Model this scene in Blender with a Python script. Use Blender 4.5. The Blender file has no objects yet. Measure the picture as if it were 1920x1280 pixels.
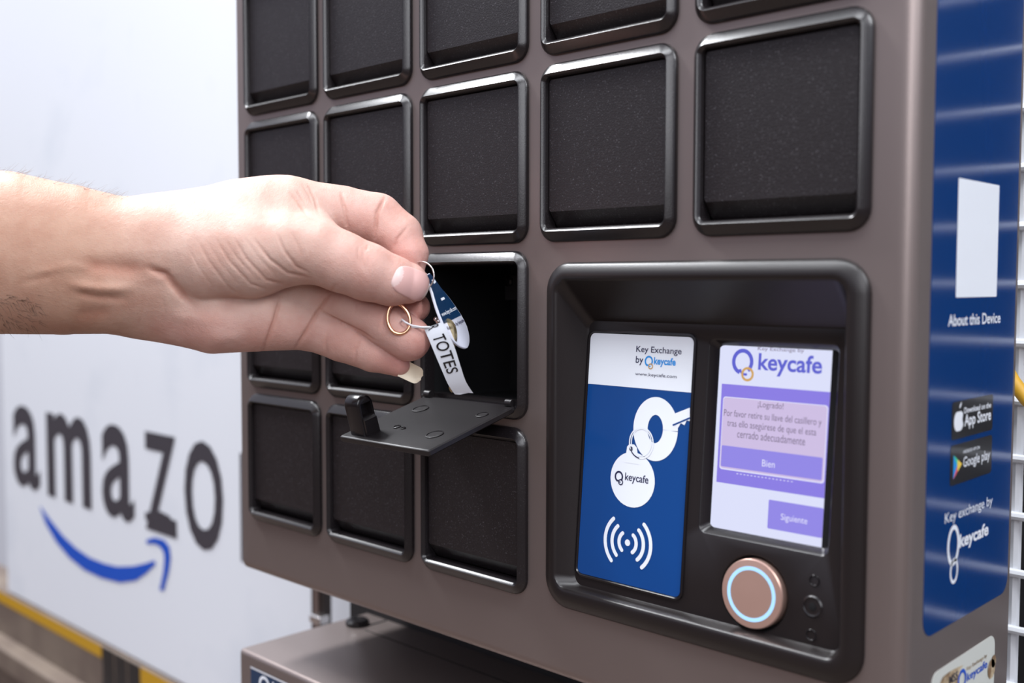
import bpy, bmesh, math, random
import numpy as np
from mathutils import Vector, Matrix

S = bpy.context.scene
COL = S.collection

# ------------------------------------------------------------------ camera
CR = np.array([0.71961258, 0.69437357, 0.00175425]); CU = np.array([-0.03949260, 0.03840554, 0.99848152]); CF = np.array([-0.69325181, 0.71858915, -0.05505973]); CC = np.array([0.32651540, -0.34938995, 0.14545769]); FPX = 1964.8153
cam_data = bpy.data.cameras.new('camera')
cam = bpy.data.objects.new('camera', cam_data); COL.objects.link(cam)
cam.matrix_world = Matrix(((CR[0], CU[0], -CF[0], CC[0]), (CR[1], CU[1], -CF[1], CC[1]),
                           (CR[2], CU[2], -CF[2], CC[2]), (0, 0, 0, 1)))
cam_data.sensor_width = 36.0; cam_data.sensor_fit = 'HORIZONTAL'
cam_data.lens = 36.0 * FPX / 1920
cam_data.clip_start = 0.01
cam_data.dof.use_dof = True
cam_data.dof.focus_distance = 0.475
cam_data.dof.aperture_fstop = 7.0
S.camera = cam

# ------------------------------------------------------------------ view / world / lights
S.view_settings.view_transform = 'Standard'
S.view_settings.look = 'None'
S.view_settings.exposure = 0.0
S.view_settings.gamma = 1.0
S.view_settings.use_curve_mapping = False

w = bpy.data.worlds.new('warehouse_light'); S.world = w; w.use_nodes = True
nt = w.node_tree; nt.nodes.clear()
out = nt.nodes.new('ShaderNodeOutputWorld'); bg = nt.nodes.new('ShaderNodeBackground')
tc = nt.nodes.new('ShaderNodeTexCoord'); sx = nt.nodes.new('ShaderNodeSeparateXYZ')
mr = nt.nodes.new('ShaderNodeMapRange'); mr.inputs[1].default_value = -1; mr.inputs[2].default_value = 1
rp = nt.nodes.new('ShaderNodeValToRGB')
el = rp.color_ramp.elements
el[0].position = 0.0; el[0].color = (0.06, 0.036, 0.028, 1)
el[1].position = 1.0; el[1].color = (1.0, 1.03, 1.15, 1)
for pos, c in ((0.40, (0.11, 0.07, 0.058, 1)), (0.50, (0.22, 0.18, 0.18, 1)), (0.58, (0.55, 0.56, 0.72, 1))):
    e = el.new(pos); e.color = c
nt.links.new(tc.outputs['Generated'], sx.inputs[0]); nt.links.new(sx.outputs['Z'], mr.inputs[0])
nt.links.new(mr.outputs[0], rp.inputs[0]); nt.links.new(rp.outputs[0], bg.inputs[0])
bg.inputs[1].default_value = 0.8
nt.links.new(bg.outputs[0], out.inputs[0])

def area(name, loc, target, sx_, sy_, power, color):
    l = bpy.data.lights.new(name, 'AREA'); l.shape = 'RECTANGLE'; l.size = sx_; l.size_y = sy_
    l.energy = power; l.color = color
    o = bpy.data.objects.new(name, l); COL.objects.link(o); o.location = loc
    d = Vector(target) - Vector(loc)
    o.rotation_euler = d.to_track_quat('-Z', 'Y').to_euler()
    return o
area('ceiling_lamp_key', (-2.2, -0.42, 2.7), (-0.25, -0.02, 0.0), 1.1, 0.40, 180, (0.95, 0.97, 1.0))
area('upper_front_fill', (0.05, -0.42, 1.05), (0.0, -0.05, 0.15), 0.9, 0.22, 9, (0.93, 0.96, 1.0))  # unseen fill added close overhead to brighten the upper part of the locker
area('ceiling_tube_light_far', (1.35, -1.40, 0.95), (0.0, 0.0, 0.12), 0.8, 1.3, 16, (0.95, 0.96, 1.0))
area('right_side_fill', (1.7, -0.35, 1.5), (0.18, 0.05, 0.0), 0.3, 1.0, 24, (0.93, 0.96, 1.0))  # unseen fill added on the right to brighten the side sticker

# ------------------------------------------------------------------ pixel helpers (frame 1920 x 1280)
def ray(u, v):
    return (u - 960) / FPX * CR - (v - 640) / FPX * CU + CF
def on(u, v, ax, val):
    d = ray(u, v); t = (val - CC[ax]) / d[ax]; return CC + t * d
def on_pl(u, v, o, n):
    d = ray(u, v); t = np.dot(np.asarray(o) - CC, n) / np.dot(d, n); return CC + t * d
def at(u, v, t):
    return CC + t * ray(u, v)

# ------------------------------------------------------------------ materials
MATS = {}
def mat(name, col, rough=0.5, metal=0.0, spec=0.5, coat=0.0, noise=None, bump=None, emit=None, sss=0.0, vary=None):
    m = bpy.data.materials.new(name); m.use_nodes = True
    n = m.node_tree; b = n.nodes['Principled BSDF']
    b.inputs['Base Color'].default_value = (*col, 1); b.inputs['Roughness'].default_value = rough
    b.inputs['Metallic'].default_value = metal; b.inputs['Specular IOR Level'].default_value = spec
    b.inputs['Coat Weight'].default_value = coat; b.inputs['Coat Roughness'].default_value = 0.08
    if emit:
        b.inputs['Emission Color'].default_value = (*emit[0], 1); b.inputs['Emission Strength'].default_value = emit[1]
    t = n.nodes.new('ShaderNodeTexCoord')
    if vary:                      # (scale, colour2, contrast lo, hi)
        nz = n.nodes.new('ShaderNodeTexNoise'); nz.inputs['Scale'].default_value = vary[0]; nz.inputs['Detail'].default_value = 5
        cr = n.nodes.new('ShaderNodeMapRange'); cr.inputs[1].default_value = vary[2]; cr.inputs[2].default_value = vary[3]
        mx = n.nodes.new('ShaderNodeMix'); mx.data_type = 'RGBA'
        mx.inputs[6].default_value = (*col, 1); mx.inputs[7].default_value = (*vary[1], 1)
        n.links.new(t.outputs['Object'], nz.inputs['Vector']); n.links.new(nz.outputs[0], cr.inputs[0])
        n.links.new(cr.outputs[0], mx.inputs[0]); n.links.new(mx.outputs[2], b.inputs['Base Color'])
    if bump:                      # (scale, strength, distance)
        nz = n.nodes.new('ShaderNodeTexNoise'); nz.inputs['Scale'].default_value = bump[0]; nz.inputs['Detail'].default_value = 3
        bp = n.nodes.new('ShaderNodeBump'); bp.inputs['Strength'].default_value = bump[1]; bp.inputs['Distance'].default_value = bump[2]
        n.links.new(t.outputs['Object'], nz.inputs['Vector']); n.links.new(nz.outputs[0], bp.inputs['Height'])
        n.links.new(bp.outputs[0], b.inputs['Normal'])
    MATS[name] = m
    return m
M_housing = mat('taupe_powder_coat', (0.27, 0.222, 0.208), 0.40, 0.72, 0.6, bump=(2600, 0.12, 0.0002))
M_plastic = mat('black_textured_plastic', (0.011, 0.008, 0.009), 0.40, 0, 0.5, bump=(1700, 0.35, 0.0004), vary=(1300, (0.10, 0.095, 0.105), 0.60, 0.80))
M_frame = mat('black_moulded_frame', (0.010, 0.008, 0.009), 0.27, 0, 0.6, bump=(1800, 0.15, 0.0002), vary=(2200, (0.05, 0.045, 0.05), 0.62, 0.8))
M_dark = mat('dark_interior', (0.006, 0.006, 0.007), 0.6, 0, 0.3)
M_gloss = mat('black_satin_plastic', (0.010, 0.008, 0.009), 0.25, 0, 0.5)
M_flap = mat('flap_satin_plastic', (0.010, 0.008, 0.009), 0.40, 0, 0.5)
M_bezel = mat('black_bezel_plastic', (0.011, 0.008, 0.008), 0.34, 0, 0.5, bump=(2200, 0.12, 0.0002))
M_blue = mat('glossy_blue_vinyl', (0.001, 0.036, 0.165), 0.12, 0, 0.45, coat=0.0)
M_pblue = mat('printed_blue', (0.002, 0.055, 0.235), 0.28, 0, 0.5, coat=0.35, bump=(700, 0.06, 0.0003))
M_white = mat('printed_white', (0.82, 0.86, 0.92), 0.4, 0, 0.4)
M_navy = mat('printed_navy', (0.012, 0.014, 0.06), 0.4)
M_cyan = mat('printed_cyan', (0.01, 0.27, 0.72), 0.4)
M_gold = mat('printed_gold', (0.55, 0.33, 0.10), 0.4)
M_black = mat('printed_black', (0.008, 0.008, 0.010), 0.3, coat=0.3)
M_green = mat('printed_green', (0.05, 0.55, 0.30), 0.4)
M_red = mat('printed_red', (0.75, 0.10, 0.12), 0.4)
M_yell = mat('printed_yellow', (0.85, 0.60, 0.08), 0.4)
M_old = mat('weathered_white_vinyl', (0.60, 0.62, 0.58), 0.5)
M_stain = mat('brown_stain', (0.20, 0.12, 0.06), 0.7, vary=(260, (0.55, 0.45, 0.30), 0.4, 0.65))
M_steel = mat('bright_steel', (0.75, 0.73, 0.72), 0.22, 1.0)
M_goldm = mat('rose_gold_wire', (0.80, 0.45, 0.28), 0.18, 1.0)
M_brass = mat('worn_brass_key', (0.55, 0.45, 0.26), 0.35, 1.0)
M_board = mat('white_sign_board', (0.76, 0.79, 0.84), 0.35, 0, 0.4, vary=(7, (0.68, 0.72, 0.78), 0.55, 0.75))
M_letter = mat('sign_charcoal', (0.045, 0.040, 0.05), 0.5)
M_smile = mat('sign_blue', (0.002, 0.075, 0.50), 0.5)
M_tape_y = mat('hazard_yellow', (0.50, 0.27, 0.005), 0.45)
M_tape_k = mat('hazard_black', (0.012, 0.010, 0.010), 0.5)
M_beam = mat('dusty_brown_paint', (0.13, 0.095, 0.075), 0.6, vary=(12, (0.17, 0.13, 0.10), 0.4, 0.6))
M_post = mat('dark_rack_steel', (0.035, 0.026, 0.024), 0.5, 0.3)
M_slot = mat('brown_rack_face', (0.11, 0.075, 0.065), 0.5)
M_plate = mat('dark_plate', (0.035, 0.033, 0.036), 0.4)
M_wire = mat('white_coated_wire', (0.70, 0.72, 0.76), 0.35)
M_floor = mat('brown_warehouse_floor', (0.16, 0.11, 0.085), 0.6, vary=(3, (0.20, 0.15, 0.12), 0.4, 0.6))
M_wall = mat('pale_grey_wall', (0.55, 0.57, 0.62), 0.7, bump=(80, 0.1, 0.002))
M_darkwall = mat('dark_backing', (0.012, 0.011, 0.012), 0.7)
M_cord = mat('yellow_cord', (0.75, 0.42, 0.04), 0.5)
M_tag = mat('white_paper_tape', (0.70, 0.74, 0.80), 0.5)
M_fobblue = mat('fob_navy', (0.004, 0.030, 0.085), 0.35, coat=0.2)
M_fobwhite = mat('fob_white', (0.68, 0.70, 0.80), 0.35)
M_string = mat('clear_plastic_tie', (0.75, 0.75, 0.78), 0.25, 0, 0.6)
M_nail = mat('fingernail', (0.66, 0.40, 0.37), 0.36, 0, 0.45)
M_nail2 = mat('long_fingernail', (0.78, 0.68, 0.52), 0.35)
M_hair = mat('dark_arm_hair', (0.05, 0.03, 0.02), 0.5)
M_hairl = mat('pale_arm_hair', (0.45, 0.42, 0.42), 0.5)
def emis(name, c, s=1.0):
    return mat(name, (0.02, 0.02, 0.03), 0.2, 0, 0.5, emit=(c, s))
E_white = emis('screen_white', (0.70, 0.73, 0.93))
E_band = emis('screen_violet', (0.24, 0.19, 0.74))
E_dialog = emis('screen_lilac', (0.60, 0.50, 0.74))
E_btn = emis('screen_button', (0.27, 0.23, 0.76))
E_logo = emis('screen_logo', (0.10, 0.11, 0.60))
E_gold = emis('screen_gold', (0.62, 0.36, 0.10))
E_text = emis('screen_grey_text', (0.17, 0.13, 0.22))
E_lt = emis('screen_light_text', (0.75, 0.75, 0.95))
E_ring = emis('button_halo', (0.36, 0.66, 1.0), 1.3)

# ------------------------------------------------------------------ mesh builder
class MB:
    def __init__(s):
        s.v = []; s.f = []; s.m = []; s.mats = []
    def mi(s, m):
        if m not in s.mats: s.mats.append(m)
        return s.mats.index(m)
    def add(s, vs, fs, m):
        b = len(s.v); i = s.mi(m)
        s.v += [tuple(map(float, p)) for p in vs]
        s.f += [tuple(b + k for k in q) for q in fs]; s.m += [i] * len(fs)
    def loft(s, loops, m, closed=True, cap0=False, cap1=False, flip=False):
        n = len(loops[0]); vs = [p for L in loops for p in L]; fs = []
        for a in range(len(loops) - 1):
            for k in range(n if closed else n - 1):
                q = (a * n + k, a * n + (k + 1) % n, (a + 1) * n + (k + 1) % n, (a + 1) * n + k)
                fs.append(q[::-1] if flip else q)
        if cap0: fs.append(tuple(range(n))[::-1] if not flip else tuple(range(n)))
        if cap1:
            q = tuple((len(loops) - 1) * n + k for k in range(n)); fs.append(q if not flip else q[::-1])
        s.add(vs, fs, m)
    def front(s, vs, fs, m):
        """single-sided print: every face wound toward the open side"""
        V = [np.array(p, float) for p in vs]; g = []
        for f in fs:
            a = np.zeros(3)
            for k in range(1, len(f) - 1): a = a + np.cross(V[f[k]] - V[f[0]], V[f[k + 1]] - V[f[0]])
            g.append(f if a @ (CC - V[f[0]]) > 0 else tuple(f[::-1]))
        s.add(vs, g, m)
    def box(s, lo, hi, m):
        x0, y0, z0 = lo; x1, y1, z1 = hi
        vs = [(x, y, z) for x in (x0, x1) for y in (y0, y1) for z in (z0, z1)]
        s.add(vs, [(0, 1, 3, 2), (4, 6, 7, 5), (0, 4, 5, 1), (2, 3, 7, 6), (0, 2, 6, 4), (1, 5, 7, 3)], m)
    def tube(s, pts, r, m, n=10, closed=False, caps=True):
        P = [Vector(p) for p in pts]; N = len(P); loops = []
        rr = r if hasattr(r, '__len__') else [r] * N
        up = None
        for i in range(N):
            if closed: d = (P[(i + 1) % N] - P[i - 1]).normalized()
            else: d = (P[min(i + 1, N - 1)] - P[max(i - 1, 0)]).normalized()
            if up is None:
                up = d.orthogonal().normalized()
            up = (up - d * up.dot(d)).normalized(); sd = d.cross(up)
            loops.append([P[i] + (up * math.cos(2 * math.pi * k / n) + sd * math.sin(2 * math.pi * k / n)) * rr[i] for k in range(n)])
        if closed: loops.append(loops[0])
        s.loft(loops, m, True, caps and not closed, caps and not closed)
    def build(s, name, parent=None, angle=35, smooth=True, bevel=None):
        me = bpy.data.meshes.new(name); me.from_pydata(s.v, [], s.f); me.update()
        for m in s.mats: me.materials.append(m)
        me.polygons.foreach_set('material_index', s.m)
        bm = bmesh.new(); bm.from_mesh(me)
        for f in bm.faces: f.normal_update()
        if not getattr(s, 'keep', False):
            bmesh.ops.remove_doubles(bm, verts=bm.verts, dist=1e-6)
            bmesh.ops.recalc_face_normals(bm, faces=bm.faces)
        bm.to_mesh(me); bm.free()
        if smooth:
            me.polygons.foreach_set('use_smooth', [True] * len(me.polygons))
            me.set_sharp_from_angle(angle=math.radians(angle))
        o = bpy.data.objects.new(name, me); COL.objects.link(o)
        if parent: o.parent = parent
        if bevel:
            md = o.modifiers.new('bevel', 'BEVEL'); md.width = bevel; md.segments = 3; md.limit_method = 'ANGLE'
            md.angle_limit = math.radians(40); md.harden_normals = True
        return o

def rrect(a0, b0, a1, b1, r, n=6):
    pts = []
    for (cx, cy, st) in ((a1 - r, b0 + r, -90), (a1 - r, b1 - r, 0), (a0 + r, b1 - r, 90), (a0 + r, b0 + r, 180)):
        for k in range(n + 1):
            t = math.radians(st + 90 * k / n); pts.append((cx + r * math.cos(t), cy + r * math.sin(t)))
    return pts
def xz(loop, y): return [(a, y, b) for a, b in loop]
def empty(name, loc, label, cat, group=None):
    o = bpy.data.objects.new(name, None); COL.objects.link(o); o.location = loc; o.empty_display_size = 0.02
    tag(o, label, cat, group); return o
def tag(o, label=None, cat=None, group=None, kind=None):
    if label: o['label'] = label
    if cat: o['category'] = cat
    if group: o['group'] = group
    if kind: o['kind'] = kind
    return o
class Child:
    """build in world coordinates, parent to a thing whose empty sits at loc"""
def build_in(mb, name, parent, root, **k):
    """vertices are in world space; root = top level thing (its location is subtracted)"""
    L = root.location
    mb.v = [(p[0] - L[0], p[1] - L[1], p[2] - L[2]) for p in mb.v]
    return mb.build(name, parent, **k)

# 2-D artwork on a plane ------------------------------------------------
TXT = {}
def text2d(body, bold=0.0, shear=0.0):
    key = (body, bold, shear)
    if key in TXT: return TXT[key]
    c = bpy.data.curves.new('t', 'FONT'); c.body = body; c.size = 1; c.offset = bold; c.shear = shear; c.resolution_u = 4
    o = bpy.data.objects.new('t', c); COL.objects.link(o)
    dg = bpy.context.evaluated_depsgraph_get()
    me = bpy.data.meshes.new_from_object(o.evaluated_get(dg))
    vs = np.array([v.co[:2] for v in me.vertices]); fs = [tuple(p.vertices) for p in me.polygons]
    bpy.data.objects.remove(o); bpy.data.curves.remove(c); bpy.data.meshes.remove(me)
    TXT[key] = (vs, fs); return vs, fs
class Art:
    """plane with origin o, axes ea (right), eb (up), normal n toward the viewer"""
    def __init__(s, mb, o, ea, eb, lift=0.0):
        s.mb = mb; s.o = np.array(o, float); s.ea = np.array(ea, float); s.eb = np.array(eb, float)
        s.n = np.cross(s.ea, s.eb); s.lift = lift; s.k = 0
    def P(s, a, b, l=0): return s.o + s.ea * a + s.eb * b + s.n * (s.lift + l)
    def px(s, u, v):
        p = on_pl(u, v, s.o + s.n * s.lift, s.n) - s.o
        return np.array([p @ s.ea, p @ s.eb])
    def poly(s, pts, m, l=1):
        ar = sum(p[0] * q[1] - q[0] * p[1] for p, q in zip(pts, list(pts[1:]) + [pts[0]]))
        if ar < 0: pts = list(pts)[::-1]
        s.mb.add([s.P(a, b, l * LAY) for a, b in pts], [tuple(range(len(pts)))], m)
    def strip(s, A, B, m, l=1):
        n = len(A); A = [tuple(p) for p in A]; B = [tuple(p) for p in B]
        k = n // 2; q = (A[k - 1], A[k], B[k], B[k - 1])
        if sum(p[0] * r[1] - r[0] * p[1] for p, r in zip(q, q[1:] + q[:1])) < 0: A, B = B, A
        s.mb.add([s.P(a, b, l * LAY) for a, b in A + B],
                             [(i, i + 1, n + i + 1, n + i) for i in range(n - 1)], m)
    def ribbon(s, pts, wd, m, l=1):
        P = [np.array(p, float) for p in pts]; N = len(P); A = []; B = []
        ww = wd if hasattr(wd, '__len__') else [wd] * N
        for i in range(N):
            d = P[min(i + 1, N - 1)] - P[max(i - 1, 0)]; d = d / (np.linalg.norm(d) + 1e-12); q = np.array([-d[1], d[0]])
            A.append(P[i] + q * ww[i] / 2); B.append(P[i] - q * ww[i] / 2)
        s.strip(A, B, m, l)
    def ring(s, c, r, wd, m, l=1, ry=None, n=40, a0=0, a1=360, rot=0):
        ry = ry or r; pts = []
        for k in range(n + 1):
            t = math.radians(a0 + (a1 - a0) * k / n); x = r * math.cos(t); y = ry * math.sin(t)
            pts.append((c[0] + x * math.cos(rot) - y * math.sin(rot), c[1] + x * math.sin(rot) + y * math.cos(rot)))
        s.ribbon(pts, wd, m, l)
    def disc(s, c, r, m, l=1, ry=None, n=40):
        ry = ry or r
        s.poly([(c[0] + r * math.cos(2 * math.pi * k / n), c[1] + ry * math.sin(2 * math.pi * k / n)) for k in range(n)], m, l)
    def text(s, body, a0, b0, a1, b1, m, l=2, bold=0.0, shear=0.0, rot=0.0):
        vs, fs = text2d(body, bold, shear)
        lo = vs.min(0); hi = vs.max(0); q = (vs - lo) / (hi - lo) * np.array([a1 - a0, b1 - b0])
        cr, sr = math.cos(rot), math.sin(rot)
        s.mb.add([s.P(a0 + x * cr - y * sr, b0 + x * sr + y * cr, l * LAY) for x, y in q], fs, m)
    def text_px(s, body, u0, v0, u1, v1, m, l=2, bold=0.0, shear=0.0):
        """u0,v0 = lower-left, u1,v1 = lower-right pixel ; height from pixel v at left given by tuple"""
        (v0b, v0t) = v0
        A = s.px(u0, v0b); T = s.px(u0, v0t); B = s.px(u1, v1)
        s.text(body, A[0], A[1], B[0], T[1], m, l, bold, shear)
LAY = 0.00006

# =================================================================== SETTING
def structure(mb, name, **k):
    o = mb.build(name, **k); o['kind'] = 'structure'; return o
m = MB(); m.box((-4, -4, -1.25), (4, 0.62, -1.20), M_floor); structure(m, 'floor')
m = MB(); m.box((-4, 0.60, -1.20), (4, 0.66, 2.4), M_wall); structure(m, 'wall_back')

# =================================================================== KEY LOCKER
XL, XR, ZB, ZT, DEP = -0.2485, 0.1778, -0.0333, 0.358, 0.1015
locker = empty('key_locker', (-0.035, 0.0, ZB), 'large taupe metal key locker with black square doors and a touchscreen, one door open', 'locker')
CR_ = [-0.160, -0.0801, 0.0, 0.0812, 0.1627]; FW, FH = 0.0735, 0.0783
ROWB = [0.2455, 0.1638, 0.0823, 0.0005]
MH, MV = 0.0047, 0.0062                 # frame face width left/right, top/bottom
PX0, PX1, PZ0, PZ1 = 0.0120, 0.1634, 0.0008, 0.1549
m = MB()
fr = 0.0062
def hl(off, y): return xz(rrect(XL + off, ZB + off, XR - off, ZT - off, 0.003 + 1e-4, 4), y)
loops = [hl(0, DEP)]
for k in range(9):
    t = math.pi / 2 * k / 8
    o_ = fr * (1 - math.cos(t)); loops.append(hl(o_ * 0.999, fr - fr * math.sin(t)))
m.loft(loops, M_housing, True, cap0=True)
# front plate with the two openings
bm = bmesh.new()
def loop_edges(pts):
    vs = [bm.verts.new(p) for p in pts]
    return [bm.edges.new((vs[i], vs[(i + 1) % len(vs)])) for i in range(len(vs))]
ed = loop_edges(loops[-1])
ox1 = CR_[2]; ox0 = ox1 - FW; oz0 = ROWB[2]
open_hole = rrect(ox0 + MH - .0015, oz0 + MV - .0015, ox1 - MH + .0015, oz0 + FH - MV + .0015, 0.003, 4)
for row in range(4):
    for c_ in range(5):
        if row >= 2 and c_ >= 3: continue
        x1_ = CR_[c_]; x0_ = x1_ - FW; z_ = ROWB[row]
        ed += loop_edges(xz(rrect(x0_ + MH - .0015, z_ + MV - .0015, x1_ - MH + .0015, z_ + FH - MV + .0015, 0.003, 4), 0.0))
ed += loop_edges(xz(rrect(PX0 + .004, PZ0 + .004, PX1 - .004, PZ1 - .004, 0.008, 6), 0.0))
bmesh.ops.triangle_fill(bm, use_beauty=True, use_dissolve=False, edges=ed)
bm.verts.index_update()
m.add([tuple(v.co) for v in bm.verts], [tuple(v.index for v in f.verts) for f in bm.faces], M_housing)
bm.free()
build_in(m, 'housing', locker, locker, angle=50)

H = 0.0042
def frame_loops(x0, z0, x1, z1):
    L = []
    def o(d): return rrect(x0 + d, z0 + d, x1 - d, z1 - d, max(0.0085 - d, 0.002), 6)
    def i(d, r): return rrect(x0 + MH - d, z0 + MV - d, x1 - MH + d, z1 - MV + d, r, 6)
    L.append(xz(o(0), 0.0003)); L.append(xz(o(0.0001), -0.0010)); L.append(xz(o(0.0004), -0.0016)); L.append(xz(o(0.0010), -0.0022))
    L.append(xz(i(0.0020, 0.0038), -H + .0003)); L.append(xz(i(0.0015, 0.0034), -H)); L.append(xz(i(0.0012, 0.0031), -H + .0002)); L.append(xz(i(0.0002, 0.0022), -H + .00137)); L.append(xz(i(0, 0.0020), -H + .0018)); L.append(xz(i(-0.0003, 0.0018), 0.0035))
    return L
def door_mesh():
    """panel filling the opening; the lowest strip is a finger bevel; origin at its lower left"""
    W_, H_ = FW - 2 * MH - .0007, FH - 2 * MV - .0007
    d = MB(); r = 0.0015; y = -0.0010
    lip = 0.0066
    d.loft([xz(rrect(0, 0, W_, H_, r, 4), 0.0046), xz(rrect(0, .0008, W_, H_, r, 4), 0.0040), xz(rrect(0, lip, W_, H_, r, 4), y + .0004), xz(rrect(.0004, lip + .0004, W_ - .0004, H_ - .0004, r, 4), y)], M_plastic, True, True, True)
    return d, W_, H_
fm = None; dm = None
for row, zb in enumerate(ROWB):
    for c in range(5):
        if row >= 2 and c >= 3: continue
        x1 = CR_[c]; x0 = x1 - FW
        L = locker.location
        if fm is None:
            f_ = MB(); f_.loft(frame_loops(0, 0, FW, FH), M_frame)
            fm = f_.build('door_frame', locker, angle=50); fo = fm
            d_, W_, H_ = door_mesh(); dm = d_.build('locker_door', locker, angle=30); do = dm
        else:
            fo = fm.copy(); COL.objects.link(fo); do = None
        fo.location = (x0 - L[0], -L[1], zb - L[2]); fo.parent = locker
        if (row, c) == (2, 2): continue
        if do is None:
            do = dm.copy(); COL.objects.link(do)
        do.location = (x0 + MH + .00035 - L[0], 0 - L[1], zb + MV + .00035 - L[2]); do.parent = locker

# open compartment interior
m = MB(); a = (ox0 + MH - .001, oz0 + MV - .001, ox1 - MH + .001, oz0 + FH - MV + .001)
m.loft([xz(rrect(*a, .002, 3), 0.001), xz(rrect(*a, .002, 3), 0.060)], M_dark, True, False, True)
m.box((ox0 + MH, 0.001, oz0 + MV - .0005), (ox1 - MH, 0.008, oz0 + MV + .0022), M_gloss)
inter = build_in(m, 'compartment_lining', locker, locker)
m = MB(); pa = on(868, 516, 1, .0575); pb = on(1000, 563, 1, .0575)
m.box((pa[0], .0560, pb[2]), (min(pb[0], a[2] - .001), .0598, pa[2]), M_plate)
build_in(m, 'mounting_plate', locker, locker, bevel=.0005)
for (u, v) in ((906, 527), (953, 527)):
    c = on(u, v, 1, .0555); m = MB()
    lo = []
    for r, y in ((.0030, .0560), (.0030, .0552), (.0026, .0547), (.0016, .0544)):
        lo.append([(c[0] + r * math.cos(t), y, c[2] + r * math.sin(t)) for t in np.linspace(0, 2 * math.pi, 20, endpoint=False)])
    m.loft(lo, M_gloss, True, False, True)
    for q in (0, 1):
        dx, dz = (.0013, .0003) if q else (.0003, .0013)
        m.box((c[0] - dx, .0541, c[2] - dz), (c[0] + dx, .0546, c[2] + dz), M_dark)
    build_in(m, 'mounting_screw', locker, locker)

# opened flap: hinge line at the lower front of the opening
hy, hz = -0.0030, oz0 + MV + 0.0008
FR_ = on(797, 848, 0, -0.0070); FL_ = on(635, 813, 0, -0.0690)
fy = (FR_[1] + FL_[1]) / 2; fz = (FR_[2] + FL_[2]) / 2
fv = np.array([0, fy - hy, fz - hz]); flen = np.linalg.norm(fv); fv /= flen
fn = np.array([0, -fv[2], fv[1]]); fn = fn if fn[2] > 0 else -fn
ex = np.array([1., 0, 0])
def FP(a, b, c): return np.array([ox0 + MH + .0008, hy, hz]) + ex * a + fv * b + fn * c
fw = FW - 2 * MH - .0016
m = MB(); th = .0030
lp = rrect(0, 0, fw, flen, .0012, 4)
def fl(d, c): return [FP(x, y, c) for x, y in rrect(d, d, fw - d, flen - d, .0012, 4)]
m.loft([fl(.0006, -th), fl(0, -th + .0006), fl(0, -.0005), fl(.0004, -.0001), fl(.0008, 0)], M_flap, True, True, True)
# ejector marks: shallow discs
for (ca, cb, r) in ((.014, .016, .0042), (.050, .040, .0042), (.0545, .014, .003), (.022, .038, .0018), (.027, .0385, .0012)):
    m.loft([[FP(ca + r_ * math.cos(t), cb + r_ * math.sin(t), h_) for t in np.linspace(0, 2 * math.pi, 24, endpoint=False)] for r_, h_ in ((r, -.0002), (r, .0004), (r * .88, .0005), (r * .86, .00015))], M_flap, True, False, True)
# hinge knuckles
for q in (.001, fw - .005):
    m.tube([FP(q, 0.0002, .0012), FP(q + .004, 0.0002, .0012)], .0019, M_flap, 12)
flap = build_in(m, 'locker_door', locker, locker, angle=40)
flap['label'] = 'door hanging open as a flap'
# latch hook standing on the flap's free edge
m = MB()
ha0, ha1, hb1, hb0 = .0045, .0150, flen - .0030, flen - .0125
prof = []                                                        # (along b, height) rounded top tab
hh = .0185; rr = (hb1 - hb0) / 2
for k in range(13):
    t = math.pi * k / 12; prof.append(((hb0 + hb1) / 2 + rr * math.cos(t), hh - rr + rr * math.sin(t)))
prof = [(hb1, 0)] + prof + [(hb0, 0)]
def pf(a_, d):
    out_ = []
    for (b_, h_) in prof:
        out_.append(FP(a_, (b_ - (hb0 + hb1) / 2) * (1 - d / rr) + (hb0 + hb1) / 2, h_ * (1 - d / hh) if h_ else 0))
    return out_
lo = [pf(ha0, .0012), pf(ha0 + .0004, .0004), pf(ha0 + .0012, 0), pf(ha1 - .0012, 0), pf(ha1 - .0004, .0004), pf(ha1, .0012)]
m.loft(lo, M_gloss, True, True, False)
# right face with a square pocket
outer = pf(ha1, .0012)
pc = [((hb0 + hb1) / 2 - .0030, hh * .47), ((hb0 + hb1) / 2 + .0028, hh * .47), ((hb0 + hb1) / 2 + .0028, hh * .80), ((hb0 + hb1) / 2 - .0030, hh * .80)]
bm = bmesh.new()
ed = loop_edges(outer) + loop_edges([FP(ha1, *q) for q in pc])
bmesh.ops.triangle_fill(bm, use_beauty=True, edges=ed); bm.verts.index_update()
m.add([tuple(v.co) for v in bm.verts], [tuple(v.index for v in f.verts) for f in bm.faces], M_gloss); bm.free()
m.loft([[FP(ha1, *q) for q in pc], [FP(ha1 - .0035, q[0], q[1]) for q in pc]], M_gloss, True, False, True)
m.loft([[FP(ha1 + e_, b_, h_) for b_, h_ in ((hb0 + .001, .0), (hb1 - .001, 0.0), (hb1 - .0012, hh * .45 - i_), (hb0 + .0012, hh * .45 - i_))] for e_, i_ in ((0, 0), (.0016, .001))], M_gloss, True, False, True)
hk = build_in(m, 'latch_hook', flap, locker, angle=40)

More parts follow.
